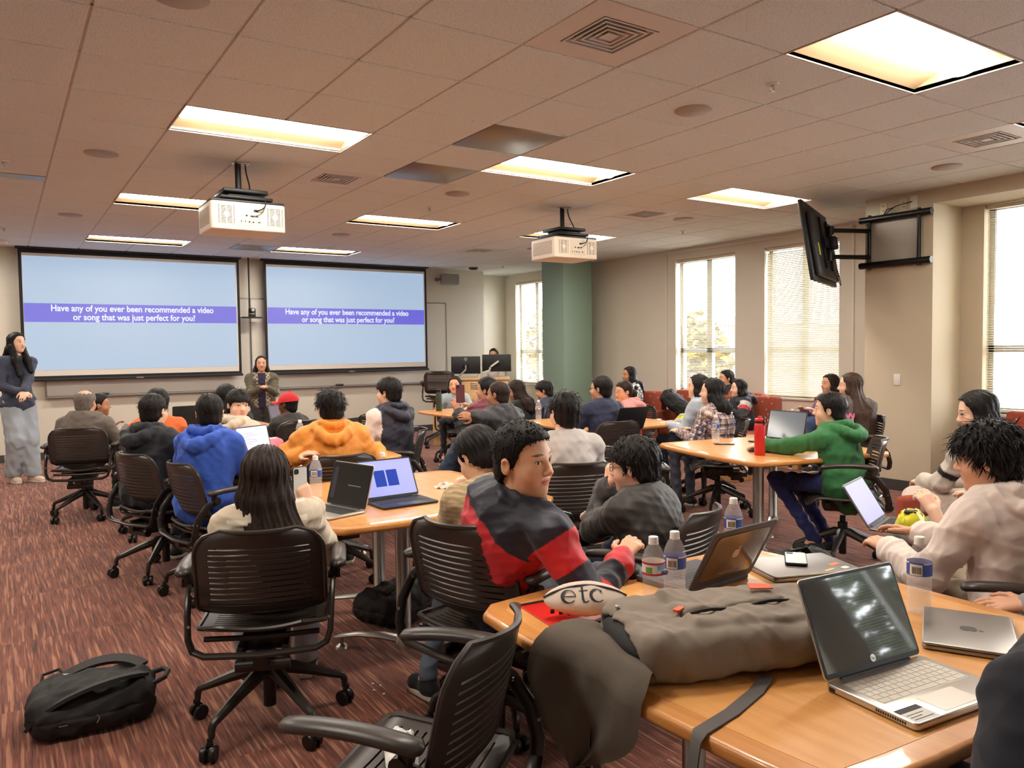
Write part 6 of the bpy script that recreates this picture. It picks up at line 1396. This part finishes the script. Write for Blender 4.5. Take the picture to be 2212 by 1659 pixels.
# ---- grey backpack lying on the front table, flap hanging over the near edge
M_gb = mat('grey canvas backpack', (132, 120, 107), .8, noise=(14, .08), bump=(260, .18, .002)); M_gbd = mat('dark backpack lining', (24, 23, 24), .8); M_or = mat('orange tag', (226, 92, 44), .6)

# cloth things grown from distance fields
def rb(P, c, ax, half, r):
    q = np.abs((P-V3(c)) @ ax)-(V3(half)-r); return np.linalg.norm(np.maximum(q, 0), axis=1)+np.minimum(q.max(1), 0)-r
def smin(a, b, k): h = np.maximum(k-np.abs(a-b), 0)/k; return np.minimum(a, b)-h*h*k*.25
def ribbon(pts, w_, th_, name, m_, parent, side):
    b = MB(); n = len(pts); vs = []; P = [Vector(p) for p in pts]
    for i, p in enumerate(P):
        t_ = (P[min(i+1, n-1)]-P[max(i-1, 0)]).normalized(); sd = side[i] if isinstance(side, list) else side; sd = Vector(sd); sd = (sd-t_*sd.dot(t_)).normalized(); up_ = t_.cross(sd)
        vs += [p+sd*w_/2+up_*th_/2, p-sd*w_/2+up_*th_/2, p-sd*w_/2-up_*th_/2, p+sd*w_/2-up_*th_/2]
    fs = [(4*i+k, 4*i+(k+1) % 4, 4*i+4+(k+1) % 4, 4*i+4+k) for i in range(n-1) for k in range(4)]+[(0, 1, 2, 3), (4*n-1, 4*n-2, 4*n-3, 4*n-4)]
    return b.add(vs, fs).build(name, m_, parent, smooth=60)
a_ = np.array((.925, -.38, 0), f32); b_ = np.array((.38, .925, 0), f32); AX = np.stack([a_, b_, V3(0, 0, 1)], 1)
O = V3(.825, -2.43, TZ); e = empty('backpack', (float(O[0]), float(O[1]), TZ), 0, 'open grey canvas backpack lying on the front table, flap hanging over the edge', 'backpack')
def L2(u, v, z): return a_*u+b_*v+V3(0, 0, z)
def pack(P):
    q = P @ AX; u, v = q[:, 0], q[:, 1]; wv = .175-.03*np.clip((.16-u)/.2, 0, 1)
    hz_ = .062*(1-.25*np.clip((.2-u)/.2, 0, 1))
    P2 = P+0; P2 = P2-np.outer(np.zeros(len(P)), a_)
    d = rb(P2, L2(.30, 0, .058), AX, (.29, .168, .056), .045)
    d = smin(d, rb(P2, L2(.36, .01, .10), AX, (.20, .13, .028), .024), .010)
    d = d-wnoise(P, 21, .16, .006)-wnoise(P, 22, .07, .003)-.004*np.abs(np.sin(u*24+3*np.sin(v*14)))*(u < .25)
    d = d+.012*np.exp(-((v+.02-.15*(u-.3))/.006)**2)*((u > .16) & (u < .46) & (q[:, 2] > .10))
    m_ = np.linalg.norm((q-V3(.0, .0, .060))/V3(.10, .138, .036), axis=1)-1; d = np.maximum(d, -m_*.03)
    return np.maximum(d, .002-P[:, 2])
vs, Q = surface(pack, (-.15, -.5, -.02), (.85, .35, .22), .0052); np_mesh('pack_body', vs, Q, M_gb, e)
def lin_(P): q = P @ AX; return np.linalg.norm((q-V3(.045, .0, .060))/V3(.05, .138, .036), axis=1)*.03-.03
vs, Q = surface(lin_, (-.15, -.3, -.02), (.3, .3, .2), .008); np_mesh('lining', vs, Q, M_gbd, e)
# flap: a cloth sheet from the mouth over the table edge
edge = .755-float(O[0]); n1, n2 = 18, 26; vs = []
for i in range(n2):
    v = i/(n2-1); 
    for j in range(n1):
        u_ = j/(n1-1)*2-1; w_ = .175+.03*math.sin(v*2.6)-.205*max(v-.55, 0)**1.6/.28; w_ = max(w_, .008)
        base = L2(.05, 0, .012); out = V3(-.135, 0.0, 0)*min(v/.35, 1); 
        dz = .030*math.sin(min(v/.35, 1)*3.14)+.004*math.sin(u_*7+v*9) - (0 if v < .28 else .265*((v-.28)/.72)**1.08) + .012*(1-u_*u_)*(v < .5)
        dx = -.018*math.sin((v-.28)/.72*2.4) if v > .28 else 0
        y_ = u_*w_*1.02+.035*v; wave = (.014*math.sin(u_*4.2+v*3)+.007*math.sin(u_*9.5-v*4+1))*min(v*1.5, 1)
        p_ = base+out+V3(dx+wave*(v > .3)-.004, 0, 0)+b_*y_*(1-min(v/.3, 1))+V3(.10*0, y_, 0)*min(v/.3, 1)+V3(0, 0, dz+.014)
        vs.append(p_)
bm = bmesh.new(); bv = [bm.verts.new(p_.tolist()) for p_ in vs]
for i in range(n2-1):
    for j in range(n1-1): bm.faces.new([bv[i*n1+j], bv[i*n1+j+1], bv[(i+1)*n1+j+1], bv[(i+1)*n1+j]])
bmesh.ops.solidify(bm, geom=bm.faces[:], thickness=.005); MB().bm(bm).build('flap', M_gb, e, smooth=50)
for u, v, z in ((.06, -.155, .085), (.04, .07, .112)): MB().lathe([(.007, 0), (.006, .004), (0, .005)], 12, T(*L2(u, v, z))).build('snap_button', M_chrome, e)
MB().prism([(-.030, -.016), (.030, -.020), (.028, .006), (-.024, .020)], 0, .003, T(*L2(.42, .06, .141), rz=-.5, rx=.1)).build('orange_tag', M_or, e); MB().prism(rrect(.035, .016, .004), 0, .006, T(*L2(.165, -.02, .124), rz=.3)).build('zip_pull', M_or, e)
MB().tube([tuple(L2(.18+.028*k, -.04+.15*(.028*k-.12), .128+.004*math.sin(k))) for k in range(11)], .004, 6).build('zip', M_gbd, e)
ribbon([tuple(L2(.02, .175, .02)), tuple(L2(.1, .20, .03)), tuple(L2(.25, .205, .035)), tuple(L2(.40, .20, .03))], .05, .014, 'shoulder_strap', mat('black strap mesh', (28, 27, 28), .8, bump=(700, .4, .001)), e, (0, 0, 1))
E_ = Vector(O.tolist())
M_web = mat('grey webbing strap', (88, 84, 82), .7, bump=(600, .3, .001))
W0 = [(1.06, -2.70, TZ+.006), (.98, -2.735, TZ+.003), (.86, -2.77, TZ+.003), (.745, -2.79, TZ+.003), (.728, -2.795, TZ-.008), (.722, -2.79, TZ-.07), (.715, -2.77, TZ-.13), (.715, -2.72, TZ-.19), (.72, -2.62, TZ-.245), (.72, -2.52, TZ-.235), (.735, -2.46, TZ-.16), (.75, -2.45, TZ-.05)]
ribbon([Vector(p_)-E_ for p_ in W0], .032, .003, 'webbing_strap', M_web, e, [(.2, 1, 0)]*6+[(.8, .6, 0)]*6); MB().box((-.02, -.012, -.014), (.02, .012, .014), T(.735-E_.x, -2.775-E_.y, -.135), .005).build('buckle', M_black, e)
# ---- black backpacks
M_bb = mat('black nylon', (22, 20, 21), .75, noise=(20, .1), bump=(420, .3, .001)); M_bb2 = mat('black nylon strap', (30, 27, 27), .7, bump=(300, .2, .001))
def floor_pack(x, y, z, rz, label, lying=True, sc=1.0, logos=True):
    e = empty('backpack', (x, y, z), rz, label, 'backpack', None); I3 = np.eye(3, dtype=f32)
    def fn(P):
        k = 1-.25*np.clip((P[:, 0]-.05)/.25, 0, 1); P2 = P*np.stack([np.ones(len(P)), 1/k, np.ones(len(P))], 1).astype(f32)
        d = rb(P2, (0, 0, .085), I3, (.235, .165, .085), .07); d = smin(d, rb(P2, (-.03, -.12, .06), I3, (.16, .06, .055), .045), .03); d = smin(d, rb(P2, (.02, .0, .155), I3, (.17, .10, .022), .02), .02)
        d = d-wnoise(P, 31, .15, .007)-wnoise(P, 33, .06, .003)+.005*np.exp(-((P[:, 2]-.085)/.004)**2); return np.maximum(d, .002-P[:, 2])
    vs, Q = surface(fn, (-.32, -.26, -.02), (.32, .24, .24), .007); vs = vs*sc
    o = np_mesh('pack_body', vs, Q, M_bb, e)
    if not lying: return e, o
    for s_, nm in ((1, 'shoulder_strap'), (-1, 'shoulder_strap')):
        P = bez((.19, s_*.05, .172), (.06, s_*.19, .235), (-.16, s_*.13, .15), 14, (-.22, s_*.12, .06)); ribbon(P, .058, .014, nm, M_bb2, e, [(0, 1, .2*s_)]*15)
    MB().tube([Vector(p_) for p_ in ((.20, -.07, .12), (.27, -.05, .14), (.285, .0, .145), (.27, .05, .14), (.20, .07, .12))], .011, 8).build('top_handle', M_bb2, e); MB().tube([(-.20, .13, .10), (-.19, .19, .15), (-.13, .20, .16), (-.10, .15, .13)], .007, 6).build('strap_loop', M_bb2, e)
    if logos:
        for p_, r_ in (((-.10, .06, .1815), .9), ((.05, .155, .20), 1.8)): MB().prism([(0, 0), (.012, -.008), (.004, .016)], 0, .0012, T(*p_, rz=r_)).build('logo_mark', M_white, e)
        MB().box((-.11, -.186, .07), (-.08, -.184, .074)).build('zip_pull', M_chrome, e); MB().tube([(.02, -.182, .09), (.03, -.186, .078), (.02, -.188, .06)], .002, 5).build('zip_pull', M_chrome, e)
    return e, o
floor_pack(-.115, -.27, 0, -.12, 'black nylon backpack lying on the carpet at the bottom left')
e, o = floor_pack(2.66, -1.62, 0, 1.2, 'black backpack standing on the floor beyond the brown laptop', False, 1.15); o.rotation_euler = (0, -1.45, 0); o.location = (.1, 0, .28)
ribbon([(-.02, .08, .50), (-.06, .10, .56), (-.05, .02, .58), (-.02, -.04, .52)], .04, .01, 'shoulder_strap', M_bb2, e, (0, 1, 0))
e, o = floor_pack(1.45, .15, 0, .4, 'black bag on the floor under the table with two open laptops', False); ribbon([(-.15, -.05, .17), (-.05, -.08, .22), (.1, -.03, .17)], .04, .008, 'shoulder_strap', M_bb2, e, (0, 1, 0))
e, o = floor_pack(7.55, 4.05, .46, 2.2, 'black backpack slumped on the rust armchair between the two women', False, 1.25); o.rotation_euler = (0, -.7, 0); o.location = (0, 0, .12); ribbon([(-.1, -.1, .30), (0, -.16, .34), (.1, -.12, .24)], .05, .01, 'shoulder_strap', M_white, e, (0, 1, 0))
# crumbs on the carpet
for k, (px_, py_) in enumerate(((805, 1478), (822, 1482), (808, 1492), (829, 1500))):
    q = at_z(px_, py_, .0); o = MB().box((-.006, -.004, 0), (.006, .004, .005), bev=.0015).build('crumb', M_paper, loc=(q.x, q.y, 0), rot=(0, 0, k*1.1)); tag(o, 'tiny pale crumb on the carpet left of the bottom centre chair', 'crumb', 'crumbs on the carpet')
